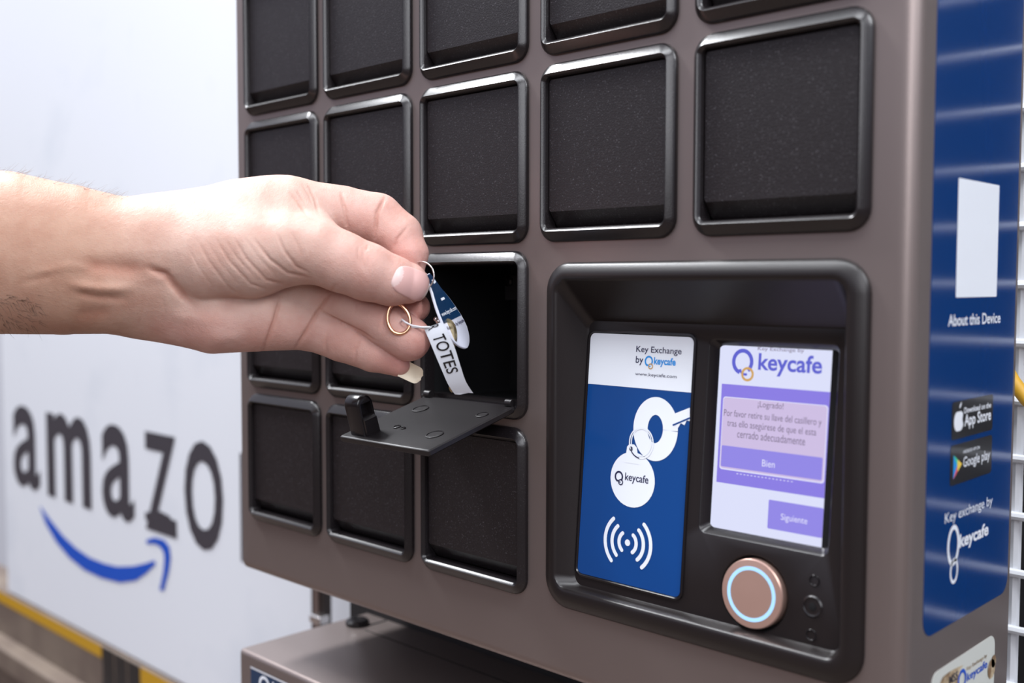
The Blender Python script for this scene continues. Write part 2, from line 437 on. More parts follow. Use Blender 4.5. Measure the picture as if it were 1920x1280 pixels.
# control panel ------------------------------------------------------------
SL = 0.08; Y0 = 0.008
fn_p = np.array([0, -1, SL]); fn_p /= np.linalg.norm(fn_p)          # normal of the tilted face, toward the viewer
eb_p = np.array([0, SL, 1]); eb_p /= np.linalg.norm(eb_p)
o_p = np.array([0.0, Y0, 0.08])
def fy_(z): return Y0 + SL * (z - .08)
m = MB()
def o(d): return rrect(PX0 + d, PZ0 + d, PX1 - d, PZ1 - d, max(0.0130 - d, .004), 8)
IX0, IX1, IZ0, IZ1 = .0200, .1552, .0108, .1466
def inn(d, r): return rrect(IX0 - d, IZ0 - d, IX1 + d, IZ1 + d, r, 8)
FX0, FX1, FZ0, FZ1 = .0262, .1530, .0118, .1290
def ftl(pts, off=0.0): return [(x, fy_(z) + off, z) for x, z in pts]
L_ = [xz(o(0), .0003), xz(o(.0001), -.0009), xz(o(.0005), -.0016), xz(o(.0015), -.0024), xz(o(.0040), -.0036), xz(o(.0052), -.0040),
      xz(inn(.0016, .0070), -.0040), xz(inn(.0006, .0062), -.0036), xz(inn(0, .0055), -.0026),
      ftl(rrect(FX0 - .001, FZ0 - .0008, FX1 + .001, FZ1 + .001, .0045, 8), -.0012), ftl(rrect(FX0, FZ0, FX1, FZ1, .004, 8))]
m.loft(L_, M_bezel)
AR = Art(MB(), o_p, (1, 0, 0), eb_p)
def apx(u, v): return AR.px(u, v)
# screen opening
s0 = apx(1327, 632); s1 = apx(1571, 645); s2 = apx(1560, 1043); s3 = apx(1310, 1003)
sa0, sa1 = (s0[0] + s3[0]) / 2, (s1[0] + s2[0]) / 2; sb0, sb1 = (s2[1] + s3[1]) / 2, (s0[1] + s1[1]) / 2
bx = apx(1413, 1112); br = .0150
def plane_pts(pts, l=0.0): return [tuple(AR.P(a_, b_, l)) for a_, b_ in pts]
hole_scr = rrect(sa0, sb0, sa1, sb1, .003, 5)
hole_btn = [(bx[0] + br * math.cos(t), bx[1] + br * math.sin(t)) for t in np.linspace(0, 2 * math.pi, 48, endpoint=False)]
bm = bmesh.new()
ed = loop_edges(L_[-1]) + loop_edges(plane_pts(hole_scr)) + loop_edges(plane_pts(hole_btn))
bmesh.ops.triangle_fill(bm, use_beauty=True, edges=ed); bm.verts.index_update()
m.add([tuple(v.co) for v in bm.verts], [tuple(v.index for v in f.verts) for f in bm.faces], M_bezel); bm.free()
scr_d = .0050
ii = [(.0006, -.0004), (.0030, -scr_d)]
m.loft([plane_pts(hole_scr)] + [plane_pts(rrect(sa0 + d, sb0 + d, sa1 - d, sb1 - d, .0025, 5), l) for d, l in ii], M_gloss)
m.loft([plane_pts(hole_btn), plane_pts([(bx[0] + (p[0] - bx[0]) * .97, bx[1] + (p[1] - bx[1]) * .97) for p in hole_btn], -.0005),
        plane_pts([(bx[0] + (p[0] - bx[0]) * .94, bx[1] + (p[1] - bx[1]) * .94) for p in hole_btn], -.004)], M_dark, True, False, True)
panel = build_in(m, 'control_panel', locker, locker, angle=40)

# instruction sticker (with a raised dark rim)
m = MB(); A = Art(m, o_p, (1, 0, 0), eb_p, .0003)
q = [A.px(*p) for p in ((1108, 623), (1303, 633), (1273, 1120), (1083, 1073))]
ia0, ia1 = (q[0][0] + q[3][0]) / 2, (q[1][0] + q[2][0]) / 2; ib0, ib1 = (q[2][1] + q[3][1]) / 2, (q[0][1] + q[1][1]) / 2
A.poly(rrect(ia0, ib0, ia1, ib1, .0026, 5), M_pblue, 1)
zb_ = A.px(1104, 719)[1]; zb2 = A.px(1297, 736)[1]; zs = (zb_ + zb2) / 2
top = [p for p in rrect(ia0, ib0, ia1, ib1, .0026, 5) if p[1] > zs]
A.poly([(ia0, zs), (ia1, zs)] + [p for p in top], M_white, 2)
def logo(A, c, r, m1, m2, l=3, wd=.26):
    A.ring(c, r, r * wd * 1.6, m1, l, ry=r * 1.08, a0=-50, a1=255)
    A.ring((c[0] + r * .62, c[1] - r * 1.18), r * .58, r * wd, m2, l + 1, n=30)
    A.ring((c[0] + r * .35, c[1] - r * .62), r * .60, r * wd, m1, l, a0=190, a1=290, n=14)
A.text_px('Key Exchange', 1193, (663, 648), 1278, 668, M_navy, 3, .012)
A.text_px('by', 1192, (684, 667), 1206, 687, M_navy, 3, .012)
c = A.px(1217, 677); logo(A, c, .0018, M_cyan, M_gold)
A.text_px('keycafe', 1226, (687, 669), 1267, 689, M_cyan, 3, .03)
A.text_px('www.keycafe.com', 1191, (705, 697), 1269, 711, M_navy, 3, .005)
# key picture
kc = A.px(1229, 804)
A.ring(kc, .0077, .0075, M_white, 3, ry=.0097, n=56)
e0 = A.px(1258, 778); e1 = A.px(1293, 765); e2 = A.px(1293, 783); e3 = A.px(1280, 792); e4 = A.px(1262, 806)
A.poly([e4, A.px(1266, 797), A.px(1272, 802), A.px(1277, 793), A.px(1284, 797), A.px(1288, 788), A.px(1294, 789), A.px(1294, 764), e0], M_white, 4)
A.ribbon([A.px(1262, 797), A.px(1295, 783)], .0007, M_pblue, 5)
A.ring(A.px(1203, 830), .0062, .0006, M_white, 5, ry=.0066); A.ring(A.px(1203, 829), .0052, .0005, M_white, 5, ry=.0058)
tc_ = A.px(1186, 899); A.disc(tc_, .0118, M_white, 3, ry=.0118)
tp = A.px(1184, 842)
A.poly([(tp[0] - .003, tp[1] - .006), (tp[0] + .0045, tp[1] - .006), (tp[0] + .003, tp[1] + .0010), (tp[0] + .0015, tp[1] + .0022), (tp[0] - .001, tp[1] + .0022), (tp[0] - .0022, tp[1] + .001)], M_white, 4)
A.disc(A.px(1184, 841), .0010, M_navy, 5, n=16)
A.ring(A.px(1203, 830), .0062, .0005, M_navy, 6, ry=.0066, a0=215, a1=265, n=10)
c = A.px(1161, 893); logo(A, c, .0019, M_navy, M_navy, 4)
A.text_px('keycafe', 1172, (904, 885), 1216, 908, M_navy, 4, .012)
wc = A.px(1177, 1017); A.disc(wc, .0014, M_white, 3, n=20)
for r in (.0046, .0084, .0122):
    for a0, a1 in ((-48, 48), (132, 228)):
        if r == .0046: a0, a1 = a0 - 4, a1 + 4
        A.ring(wc, r, .0017, M_white, 3, a0=a0, a1=a1, n=16)
        for aa in (a0, a1):
            A.disc((wc[0] + r * math.cos(math.radians(aa)), wc[1] + r * math.sin(math.radians(aa))), .00085, M_white, 4, n=12)
m.keep = True
build_in(m, 'instruction_sticker', panel, locker, smooth=False)
m = MB()
m.loft([plane_pts(rrect(ia0 - d, ib0 - d, ia1 + d, ib1 + d, .0026 + d, 5), l) for d, l in ((.0016, -.0003), (.0014, .0008), (.0006, .0010), (.0001, .0001))], M_gloss)
build_in(m, 'sticker_rim', panel, locker)

# touchscreen
m = MB(); A = Art(m, o_p - fn_p * (scr_d - .0006), (1, 0, 0), eb_p)
q = [A.px(*p) for p in ((1352, 645), (1561, 657), (1541, 1030), (1331, 990))]
ta0, ta1 = (q[0][0] + q[3][0]) / 2, (q[1][0] + q[2][0]) / 2; tb0, tb1 = (q[2][1] + q[3][1]) / 2, (q[0][1] + q[1][1]) / 2
A.poly([(sa0 + .001, sb0 + .001), (sa1 - .001, sb0 + .001), (sa1 - .001, sb1 - .001), (sa0 + .001, sb1 - .001)], M_dark, 0)
A.poly([(ta0, tb0), (ta1, tb0), (ta1, tb1), (ta0, tb1)], E_white, 2)
def rpx(u0, v0, u1, v1, m_, l, r=0.0, a1=None):
    p = A.px(u0, v0); p2 = A.px(u1, v1)
    x1 = p2[0] if a1 is None else a1
    A.poly(rrect(p[0], p2[1], x1, p[1], max(r, 1e-5), 3), m_, l)
b_t = A.px(1354, 719)[1]; b_b = A.px(1345, 903)[1]
A.poly([(A.px(1354, 719)[0], b_b), (ta1, b_b), (ta1, b_t), (A.px(1354, 719)[0], b_t)], E_band, 3)
d_t = A.px(1356, 744)[1]; d_b = A.px(1349, 876)[1]; d_l = A.px(1354, 800)[0]; d_r = ta1 - .0006
A.poly(rrect(d_l - .0001, d_b - .0005, d_r + .0002, d_t + .0003, .0012, 4), E_lt, 4)
A.poly(rrect(d_l + .0002, d_b, d_r - .0002, d_t, .0012, 4), E_dialog, 5)
g_t = A.px(1354, 834)[1]; g_b = A.px(1350, 873)[1]
A.poly(rrect(d_l + .0006, g_b, d_r - .0008, g_t, .0005, 3), E_btn, 6)
n_l, n_t = A.px(1442, 936); n_b = A.px(1440, 990)[1]
A.poly(rrect(n_l, n_b, ta1, n_t, .0005, 3), E_btn, 3)
xt = (A.px(1413, 660)[0], A.px(1513, 666)[0]); yt = A.px(1421, 660)[1]
A.text('Key Exchange by', A.px(1421, 660)[0], tb1 - .0019, A.px(1508, 664)[0], tb1 - .0001, E_text, 3, .005)
c = A.px(1393, 678); logo(A, c, .0041, E_logo, E_gold, 4, .24)
A.text_px('keycafe', 1421, (703, 661), 1541, 706, E_logo, 3, .022)
def ctext(body, uc, v, half_u, hpx, m_, l):
    p = A.px(uc - half_u, v); p2 = A.px(uc + half_u, v); h_ = A.px(uc, v - hpx)[1] - A.px(uc, v)[1]
    A.text(body, p[0], A.px(uc, v)[1] - h_ * .5, p2[0], A.px(uc, v)[1] + h_ * .5, m_, l)
ctext('¡Logrado!', 1446, 761, 24, 15, E_text, 7)
ctext('Por favor retire su llave del casillero y', 1450, 784, 92, 17, E_text, 7)
ctext('tras ello asegúrese de que el esta', 1448, 803, 84, 17, E_text, 7)
ctext('cerrado adecuadamente', 1447, 820, 64, 15, E_text, 7)
ctext('Bien', 1442, 869, 12, 13, E_lt, 8)
ctext('Siguiente', 1490, 974, 25, 16, E_lt, 8)
for k in range(16):
    a_ = d_l + .008 + k * .0016; A.poly([(a_, d_b - .0016), (a_ + .0008, d_b - .0016), (a_ + .0008, d_b - .0013), (a_, d_b - .0013)], E_lt, 4)
m.keep = True
build_in(m, 'touchscreen', panel, locker, smooth=False)

# push button
M_cop = mat('brushed_copper_button', (0.80, 0.52, 0.43), 0.32, 0.75)
m = MB(); A = Art(m, o_p, (1, 0, 0), eb_p)
def circ(r, l, n=64): return [A.P(bx[0] + r * math.cos(t), bx[1] + r * math.sin(t), l) for t in np.linspace(0, 2 * math.pi, n, endpoint=False)]
m.loft([circ(.0134, -.004), circ(.0134, .0012), circ(.0130, .0018), circ(.0106, .0020)], M_cop)
m.loft([circ(.0091, .0020), circ(.0089, .0020), circ(.004, .00205), circ(.0006, .0021)], M_cop, True, False, True)
btn = build_in(m, 'push_button', panel, locker, angle=25)
m = MB(); m.loft([circ(.0106, .0020), circ(.0104, .0021), circ(.0093, .0021), circ(.0091, .0020)], E_ring)
h_ = build_in(m, 'halo_ring', panel, locker); h_['label'] = 'pale blue glowing ring on the button'
for nm, u, v, r in (('indicator_hole', 1527, 1088, .0019), ('camera_lens', 1523, 1137, .0036), ('indicator_hole', 1521, 1190, .0019)):
    c = apx(u, v); m = MB()
    def cc(r_, l): return [AR.P(c[0] + r_ * math.cos(t), c[1] + r_ * math.sin(t), l) for t in np.linspace(0, 2 * math.pi, 28, endpoint=False)]
    m.loft([cc(r * 1.15, .0000), cc(r * 1.0, .0004), cc(r * .85, .0001), cc(r * .75, -.0008)], M_gloss, True, False, False)
    if nm == 'camera_lens':
        m.loft([cc(r * .75, -.0008), cc(r * .45, -.0008), cc(r * .40, .0002), cc(r * .1, .0003)], M_dark, True, False, True)
    else: m.loft([cc(r * .75, -.0008), cc(r * .2, -.0009)], M_dark, True, False, True)
    build_in(m, nm, panel, locker)

# side stickers --------------------------------------------------------------
m = MB(); A = Art(m, (XR, 0, 0), (0, 1, 0), (0, 0, 1), .0002)
sy0, sy1, sz0, sz1 = .0146, .0988, .0195, .352
m.loft([[A.P(a_, b_, l) for a_, b_ in rrect(sy0, sz0, sy1, sz1, .007, 6)] for l in (-.0003, 0)], M_blue, True, False, True)
q0 = A.px(1797, 333); q1 = A.px(1867, 556)
A.poly(rrect(q0[0], q1[1], q1[0] + .0005, q0[1], .0006, 3), M_white, 2)
A.text_px('About this Device', 1777, (612, 590), 1875, 607, M_white, 2, .015)
for (u0, v0, u1, v1) in ((1785, 754, 1860, 805), (1782, 836, 1858, 885)):
    p0 = A.px(u0, v0); p1 = A.px(u1, v1)
    A.poly(rrect(p0[0], p1[1], p1[0], p0[1], .0015, 4), M_black, 2)
# fruit logo
c = A.px(1797, 789); r = .0042; N = 36; ap = []
for k in range(N):
    t = 2 * math.pi * k / N
    rad = r * (1 + .10 * math.cos(2 * t) - .14 * max(0, math.cos(t - math.pi / 2)) ** 8 - .08 * max(0, math.cos(t + math.pi / 2)) ** 10)
    x, y = rad * math.cos(t), rad * math.sin(t) * 1.08
    d = math.hypot(x - r * 1.28, y - r * .12)
    if d < r * .48: x = r * 1.28 - math.sqrt(max((r * .48) ** 2 - (y - r * .12) ** 2, 0))
    ap.append((c[0] + x, c[1] + y))
A.poly(ap, M_white, 3)
lf = [(c[0] + .0002 + r * a_, c[1] + r * b_) for a_, b_ in ((0, 1.1), (.05, 1.35), (.25, 1.55), (.5, 1.65), (.45, 1.4), (.28, 1.2))]
A.poly(lf, M_white, 3)
A.text_px('Download on the', 1807, (775, 764), 1857, 767, M_white, 3, .02)
A.text_px('App Store', 1807, (806, 777), 1857, 789, M_white, 3, .02)
# triangle logo
t0 = A.px(1787, 853); t1 = A.px(1786, 899); t2 = A.px(1803, 869); cm = ((t0 + t1) / 2 * .55 + t2 * .45)
A.poly([t0, t1, cm], M_cyan, 3); A.poly([t0, cm, (t0 + t2) / 2], M_green, 3); A.poly([(t0 + t2) / 2, cm, (t1 + t2) / 2, t2], M_yell, 3); A.poly([cm, t1, (t1 + t2) / 2], M_red, 3)
A.text_px('ANDROID APP ON', 1805, (850, 844), 1836, 841, M_white, 3, .01)
A.text_px('Google play', 1805, (882, 857), 1855, 862, M_white, 3, .01)
A.text_px('Key exchange by', 1771, (988, 963), 1860, 955, M_white, 2, .0)
c = A.px(1787, 1022); A.ring(c, .0048, .0018, M_white, 2, ry=.0068, a0=0, a1=360); A.ring((c[0] + .0012, c[1] - .0098), .0032, .0013, M_white, 2, ry=.0042)
A.text_px('keycafe', 1798, (1035, 1002), 1852, 1022, M_white, 2, .03)
m.keep = True
side = build_in(m, 'side_sticker', locker, locker, smooth=False); side['label'] = 'tall blue sticker with store badges'
# worn white sticker
m = MB(); A = Art(m, (XR, 0, 0), (0, 1, 0), (0, 0, 1), .0002)
p0 = A.px(1747, 1268); p1 = A.px(1866, 1186)
wy0, wy1, wz1 = p0[0], p1[0], (A.px(1760, 1258)[1] + A.px(1855, 1193)[1]) / 2
m.loft([[A.P(a_, b_, l) for a_, b_ in rrect(wy0, ZB + .004, wy1, wz1, .005, 5)] for l in (-.0003, 0)], M_old, True, False, True)
A.text_px('Key Exchange by', 1812, (1259, 1250), 1850, 1232, M_stain, 3, .01)
A.text_px('keycafe', 1812, (1282, 1262), 1850, 1262, M_smile, 3, .02)
c = A.px(1803, 1274); A.ring(c, .0035, .0014, M_smile, 3)
st = [A.px(*p) for p in ((1762, 1280), (1768, 1268), (1778, 1260), (1786, 1255), (1796, 1250), (1806, 1246), (1800, 1254), (1798, 1264), (1794, 1285), (1780, 1292))]
A.poly(st, M_stain, 2)
A.text_px('MS5', 1778, (1284, 1268), 1795, 1278, M_letter, 4, .03)
for (u, v, r) in ((1858, 1253, .004), (1862, 1239, .0026)): A.disc(A.px(u, v), r, M_stain, 4, ry=r * 1.0, n=16)
m.keep = True
ws = build_in(m, 'side_sticker', locker, locker, smooth=False); ws['label'] = 'worn white sticker with brown stains'

# =================================================================== LOWER CABINET
LX0, LZ = -0.2505, -0.0855
cab = empty('key_cabinet', (-.03, 0, -.40), 'second taupe metal cabinet below the big key locker, only its top and corner showing', 'cabinet')
m = MB()
def hl2(o_, y): return xz(rrect(LX0 + o_, -.40 + o_, XR - o_, LZ - o_, .0015, 3), y)
lo = [hl2(0, DEP)]
for k in range(7):
    t = math.pi / 2 * k / 6; lo.append(hl2(.003 * (1 - math.cos(t)) * .99, .003 - .003 * math.sin(t)))
m.loft(lo, M_housing, True, True, True)
build_in(m, 'housing', cab, cab, angle=50)
m = MB(); xb0 = on(660, 1136, 1, .104)[0]
m.box((xb0, DEP + .0005, -.42), (XR - .02, DEP + .008, .34), M_darkwall); o_ = build_in(m, 'mounting_plate', cab, cab, bevel=.0005); o_['label'] = 'dark plate at the back of the gap'
c = on(670, 1170, 2, LZ); m = MB()
lo = [[(c[0] + r * math.cos(t), c[1] + r * math.sin(t), LZ + h_) for t in np.linspace(0, 2 * math.pi, 32, endpoint=False)] for r, h_ in ((.0062, 0), (.0080, .0004), (.0080, .0022), (.0066, .0036), (.003, .0040), (.0016, .0036), (.0014, .0028))]
m.loft(lo, M_gloss, True, False, True)
build_in(m, 'screw', cab, cab)
m = MB(); m.box((c[0] + .013, c[1] - .004, LZ), (XR - .02, c[1] - .0035, LZ + .0003), M_dark)
m.box((c[0] + .007, c[1] + .0045, LZ), (c[0] + .0085, DEP - .001, LZ + .0003), M_dark)
build_in(m, 'seam', cab, cab)
m = MB(); A = Art(m, (0, 0, 0), (1, 0, 0), (0, 0, 1), .0002)
p = A.px(470, 1250); A.poly(rrect(p[0], -.20, p[0] + .20, p[1], .001, 3), M_fobblue, 1)
A.ribbon([(p[0], p[1]), (p[0] + .20, p[1])], .0011, M_wire, 2)
c = A.px(496, 1285); A.ring(c, .0050, .0019, M_white, 3)
A.text('keycafe', c[0] + .009, c[1] - .005, c[0] + .042, c[1] + .005, M_white, 3, .02)
m.keep = True
build_in(m, 'front_sticker', cab, cab, smooth=False)

# =================================================================== SIGN BOARD, RAIL, POST, WIRE MESH
YB = 0.20
bd = empty('sign_board', (-.8, YB, -.28), 'big white sign board with dark lettering and blue smile arrow behind the locker', 'sign')
m = MB()
bl = on(4, 700, 1, YB)[0]; brr = on(583, 1130, 1, YB)[0]
m.box((bl, YB, -.285), (.02, YB + .012, .70), M_board)
build_in(m, 'panel', bd, bd, bevel=.002)
m = MB(); A = Art(m, (0, YB, 0), (1, 0, 0), (0, 0, 1), .0004)
base = -.128; xh = -.0184
for ch, u0, u1, vm, ex_, m_ in (('a', 25, 74, 840, 0, M_letter), ('m', 88, 170, 860, 0, M_letter), ('a', 191, 251, 885, 0, M_letter), ('z', 272, 330, 900, 0, M_letter), ('o', 346, 418, 925, .002, M_letter), ('n', 451, 522, 950, 0, M_letter)):
    x0 = A.px(u0, vm)[0]; x1 = A.px(u1, vm)[0]
    A.text(ch, x0, base - ex_, x1, xh + ex_, m_, 3, {'m': .022, 'a': .014, 'z': 0.0}.get(ch, .004))
zt = A.px(300, 990)
A.poly([A.px(*p) for p in ((272, 960), (300, 958), (318, 967), (329, 985), (328, 998), (316, 984), (300, 976), (285, 975), (273, 975))], M_letter, 4)
ou = [(75, 950), (85, 980), (105, 1015), (130, 1045), (158, 1068), (190, 1083), (225, 1092), (255, 1088), (275, 1074), (292, 1057)]
nn = [(76, 949), (95, 975), (118, 1004), (142, 1027), (168, 1045), (195, 1056), (220, 1062), (250, 1061), (272, 1056), (290, 1050)]
A.strip([A.px(*p) for p in ou], [A.px(*p) for p in nn], M_smile, 3)
ou = [(274, 1012), (290, 1007), (308, 1012), (318, 1025), (320, 1045), (317, 1070), (307, 1107)]
nn = [(275, 1019), (290, 1019), (300, 1024), (307, 1036), (308, 1050), (306, 1072), (299, 1106)]
A.strip([A.px(*p) for p in ou], [A.px(*p) for p in nn], M_smile, 3)
m.keep = True
build_in(m, 'lettering', bd, bd, smooth=False)

rail = empty('hazard_rail', (-.8, YB, -.36), 'brown rail with yellow and black hazard tape under the white sign board', 'rail')
m = MB(); m.box((-1.6, YB - .004, -.62), (-.46, YB + .05, -.2862), M_beam)
m.box((-1.6, YB - .030, -.375), (-.46, YB - .004, -.345), M_beam)
build_in(m, 'beam', rail, rail, bevel=.003)
m = MB(); A = Art(m, (0, YB - .004, 0), (1, 0, 0), (0, 0, 1), .0005)
xa = A.px(190, 1200)[0]; xb = A.px(263, 1240)[0]
def strip_y(x0, x1, z0, z1, mm): A.poly([(x0, z0), (x1, z0), (x1, z1), (x0, z1)], mm, 1)
strip_y(-1.6, xa, -.302, -.287, M_tape_y); strip_y(xb, -.47, -.308, -.287, M_tape_y)
m.keep = True; build_in(m, 'yellow_tape', rail, rail, smooth=False)
m = MB(); A = Art(m, (0, YB - .004, 0), (1, 0, 0), (0, 0, 1), .0005)
w3 = (xb - xa) / 3
for k in range(3): strip_y(xa + k * w3 + .002, xa + (k + 1) * w3 - .002, -.344, -.287, M_tape_k)
strip_y(xa, xb, -.40, -.376, M_tape_k)
m.keep = True; build_in(m, 'black_tape', rail, rail, smooth=False)

post = empty('rack_post', (0, 0, -1.2), 'dark slotted rack upright behind the lockers, seen in the gap between them', 'post')
yp = .165; pa = on(583, 1130, 1, yp)[0]; pb = on(606, 1140, 1, yp)[0]
m = MB(); m.box((pa, yp, -1.2), (pb, yp + .009, .5), M_post); build_in(m, 'upright', post, post, bevel=.001)
m = MB(); m.box((pa + (pb - pa) * .30, yp - .0015, -1.2), (pa + (pb - pa) * .70, yp + .002, .5), M_slot); build_in(m, 'slotted_face', post, post)
bz = on(598, 1157, 1, yp - .006)
m = MB(); m.box((bz[0] - .006, yp - .012, bz[2] - .004), (bz[0] + .009, yp - .0015, bz[2] + .003), M_steel); build_in(m, 'bolt', post, post, bevel=.0015)

mesh_ = empty('wire_mesh_panel', (.5, .2, -.5), 'white coated wire mesh panel behind the right edge of the key locker', 'wire mesh')
YM = .20; pitch = .0288
zref = on(1905, 425, 1, YM)[2]
nb = 0
for k in range(-22, 14):
    z = zref + pitch * k
    m = MB(); m.tube([(.05, YM - .002, z), (1.1, YM - .002, z)], .0022, M_wire, 8)
    build_in(m, 'horizontal_wire', mesh_, mesh_)
xv = on(1902, 1000, 1, YM)[0]
for k in range(-1, 16):
    m = MB(); x = xv + .06 * k
    m.tube([(x, YM + .002, zref - 22.4 * pitch), (x, YM + .002, zref + 13.4 * pitch)], .0028, M_wire, 8)
    build_in(m, 'vertical_wire', mesh_, mesh_)
wb = on(1905, 651, 1, .27)[2]
m = MB(); m.box((.05, .29, wb - .002), (.165, .30, .70), M_board); o_ = m.build('backing_board', bevel=.001)
tag(o_, 'pale board behind the upper half of the white wire mesh', 'board')
m = MB(); m.box((.02, .305, -.8), (1.6, .315, .80), M_darkwall); o_ = m.build('shade_panel')
tag(o_, 'black panel behind the white wire mesh, open below the pale board', 'panel')
cp = [on(u, v, 1, .175) for u, v in ((1885, 690), (1900, 716), (1925, 748), (1970, 790), (2030, 850))]
m = MB(); m.tube(cp, .0034, M_cord, 12); o_ = m.build('yellow_cord'); tag(o_, 'short yellow cord hanging on the wire mesh at the right edge', 'cord')

#@HAND@
# =================================================================== ARM AND HAND
T0 = 0.455; SW = T0 / FPX                 # depth of the hand's reference plane, metres per unit there
def hpos(P):
    """hand space (u right, v down, w toward the viewer; one unit is about a quarter millimetre) -> world"""
    P = np.asarray(P, float); t = T0 - P[..., 2] * SW
    return CC + t[..., None] * ((P[..., 0:1] - 960) / FPX * CR - (P[..., 1:2] - 640) / FPX * CU + CF)
def smin(a, b, k):
    h = np.clip(0.5 + 0.5 * (b - a) / k, 0, 1)
    return b + (a - b) * h - k * h * (1 - h)
def chain(P, pts, sw=1.0, k=0):
    d = None
    for (a, b) in zip(pts[:-1], pts[1:]):
        A = np.array(a[:3], np.float32); B = np.array(b[:3], np.float32)
        sc = np.array([1, 1, 1 / sw], np.float32)
        AB = (B - A) * sc; PA = (P - A) * sc
        t = np.clip((PA @ AB) / (AB @ AB), 0, 1)
        q = np.linalg.norm(PA - t[:, None] * AB, axis=1) - (a[3] + t * (b[3] - a[3]))
        d = q if d is None else (np.minimum(d, q) if not k else smin(d, q, k))
    return d
FOREARM = [(-980, 440, 40, 205), (-420, 462, 20, 170), (0, 473, 0, 153), (117, 486, 0, 142), (217, 497, 0, 129), (300, 503, -4, 124)]
PALM = [(290, 505, -8, 118), (400, 505, -14, 132), (500, 500, -28, 128)]
THENAR = [(285, 478, 14, 66), (380, 480, 34, 84), (470, 474, 46, 84), (560, 466, 58, 63)]
THUMB = [(540, 462, 56, 68), (590, 470, 64, 61), (640, 491, 68, 57), (688, 509, 68, 54), (735, 526, 62, 47), (764, 531, 55, 39)]
WEB = [(500, 410, 0, 66), (575, 425, 18, 46)]
IMC = [(320, 432, -8, 66), (440, 410, -14, 70), (545, 396, -22, 64), (610, 399, -28, 53)]
INDEX = [(570, 397, -25, 56), (640, 400, -30, 51), (706, 411, -26, 49), (748, 442, -10, 44), (766, 477, 4, 37), (768, 500, 8, 29)]
MIDDLE = [(560, 490, -48, 52), (690, 545, -40, 42), (745, 570, -22, 34), (780, 576, -6, 27)]
RING = [(560, 556, -36, 50), (655, 566, -12, 46), (725, 608, 14, 43), (767, 635, 24, 42)]
PINKY = [(575, 604, -30, 50), (640, 637, -14, 40), (700, 663, -6, 34), (745, 681, -4, 25)]
HYPO = [(270, 565, -8, 62), (400, 589, 0, 74), (480, 590, -6, 69), (570, 600, -24, 56)]
def sdf(P):
    P = P.astype(np.float32)
    fore = chain(P, FOREARM, 0.72)
    palm = smin(fore, chain(P, PALM, 0.5), 40)
    palm = smin(palm, chain(P, HYPO, 0.85), 24)
    palm = smin(palm, chain(P, IMC, 1.0, 12), 40)
    th = smin(chain(P, THENAR, 0.9, 10), chain(P, THUMB, 1.0, 6), 16)
    th = smin(th, chain(P, WEB, 0.8), 40)
    f = chain(P, INDEX, 1.0, 5)
    f = smin(f, chain(P, MIDDLE, 1.0, 5), 2.5)
    f = smin(f, chain(P, RING, 1.0, 5), 2.5)
    f = smin(f, chain(P, PINKY, 1.0, 5), 1.5)
    b = smin(palm, f, 9)
    # the thenar blends into the wrist but folds over the palm
    k = np.clip((460 - P[:, 0]) / 200, 0, 1)
    k2 = np.clip((P[:, 1] - 470) / 70, 0, 1)             # sharp fold on its lower edge, soft on the back of the hand
    kk = 6 + 40 * (1 - k2) * np.clip((620 - P[:, 0]) / 80, 0, 1) + 26 * np.clip((330 - P[:, 0]) / 60, 0, 1)
    return smin(b, th, kk)
def surface_nets(F, org, h):
    nx, ny, nz = F.shape; ins = F < 0
    acc = np.zeros((nx - 1, ny - 1, nz - 1, 3), np.float32); cnt = np.zeros((nx - 1, ny - 1, nz - 1), np.float32)
    cor = [(i, j, k) for i in (0, 1) for j in (0, 1) for k in (0, 1)]
    def sl(c): return (slice(c[0], nx - 1 + c[0]), slice(c[1], ny - 1 + c[1]), slice(c[2], nz - 1 + c[2]))
    for a in cor:
        for ax in range(3):
            if a[ax]: continue
            b = list(a); b[ax] = 1; b = tuple(b)
            fa, fb = F[sl(a)], F[sl(b)]; x = (fa < 0) != (fb < 0)
            t = np.where(x, fa / np.where(x, fa - fb, 1), 0)
            p = np.zeros(t.shape + (3,), np.float32)
            for d in range(3): p[..., d] = a[d]
            p[..., ax] += t
            acc += np.where(x[..., None], p, 0); cnt += x
    m_ = cnt > 0; idx = -np.ones(cnt.shape, np.int64); idx[m_] = np.arange(m_.sum())
    ijk = np.argwhere(m_); V = (acc[m_] / cnt[m_][:, None] + ijk) * h + org
    faces = []
    for ax in range(3):
        s0 = [slice(None)] * 3; s1 = [slice(None)] * 3; s0[ax] = slice(0, -1); s1[ax] = slice(1, None)
        a, b = ins[tuple(s0)], ins[tuple(s1)]; x = np.argwhere(a != b)
        o1, o2 = [q for q in range(3) if q != ax]
        x = x[(x[:, o1] > 0) & (x[:, o2] > 0) & (x[:, o1] < F.shape[o1] - 1) & (x[:, o2] < F.shape[o2] - 1)]
        def g(d1, d2):
            y = x.copy(); y[:, o1] -= d1; y[:, o2] -= d2; return idx[y[:, 0], y[:, 1], y[:, 2]]
        q = np.stack([g(0, 0), g(1, 0), g(1, 1), g(0, 1)], 1)
        fl_ = a[x[:, 0], x[:, 1], x[:, 2]]
        if ax == 1: fl_ = ~fl_
        q[fl_] = q[fl_][:, ::-1]; faces.append(q)
    return V, np.concatenate(faces)
def grad(P, e=0.6):
    g = np.stack([sdf(P + np.array(d, float) * e) - sdf(P - np.array(d, float) * e) for d in ((1, 0, 0), (0, 1, 0), (0, 0, 1))], 1) / (2 * e)
    return g / (np.linalg.norm(g, axis=1)[:, None] + 1e-9)
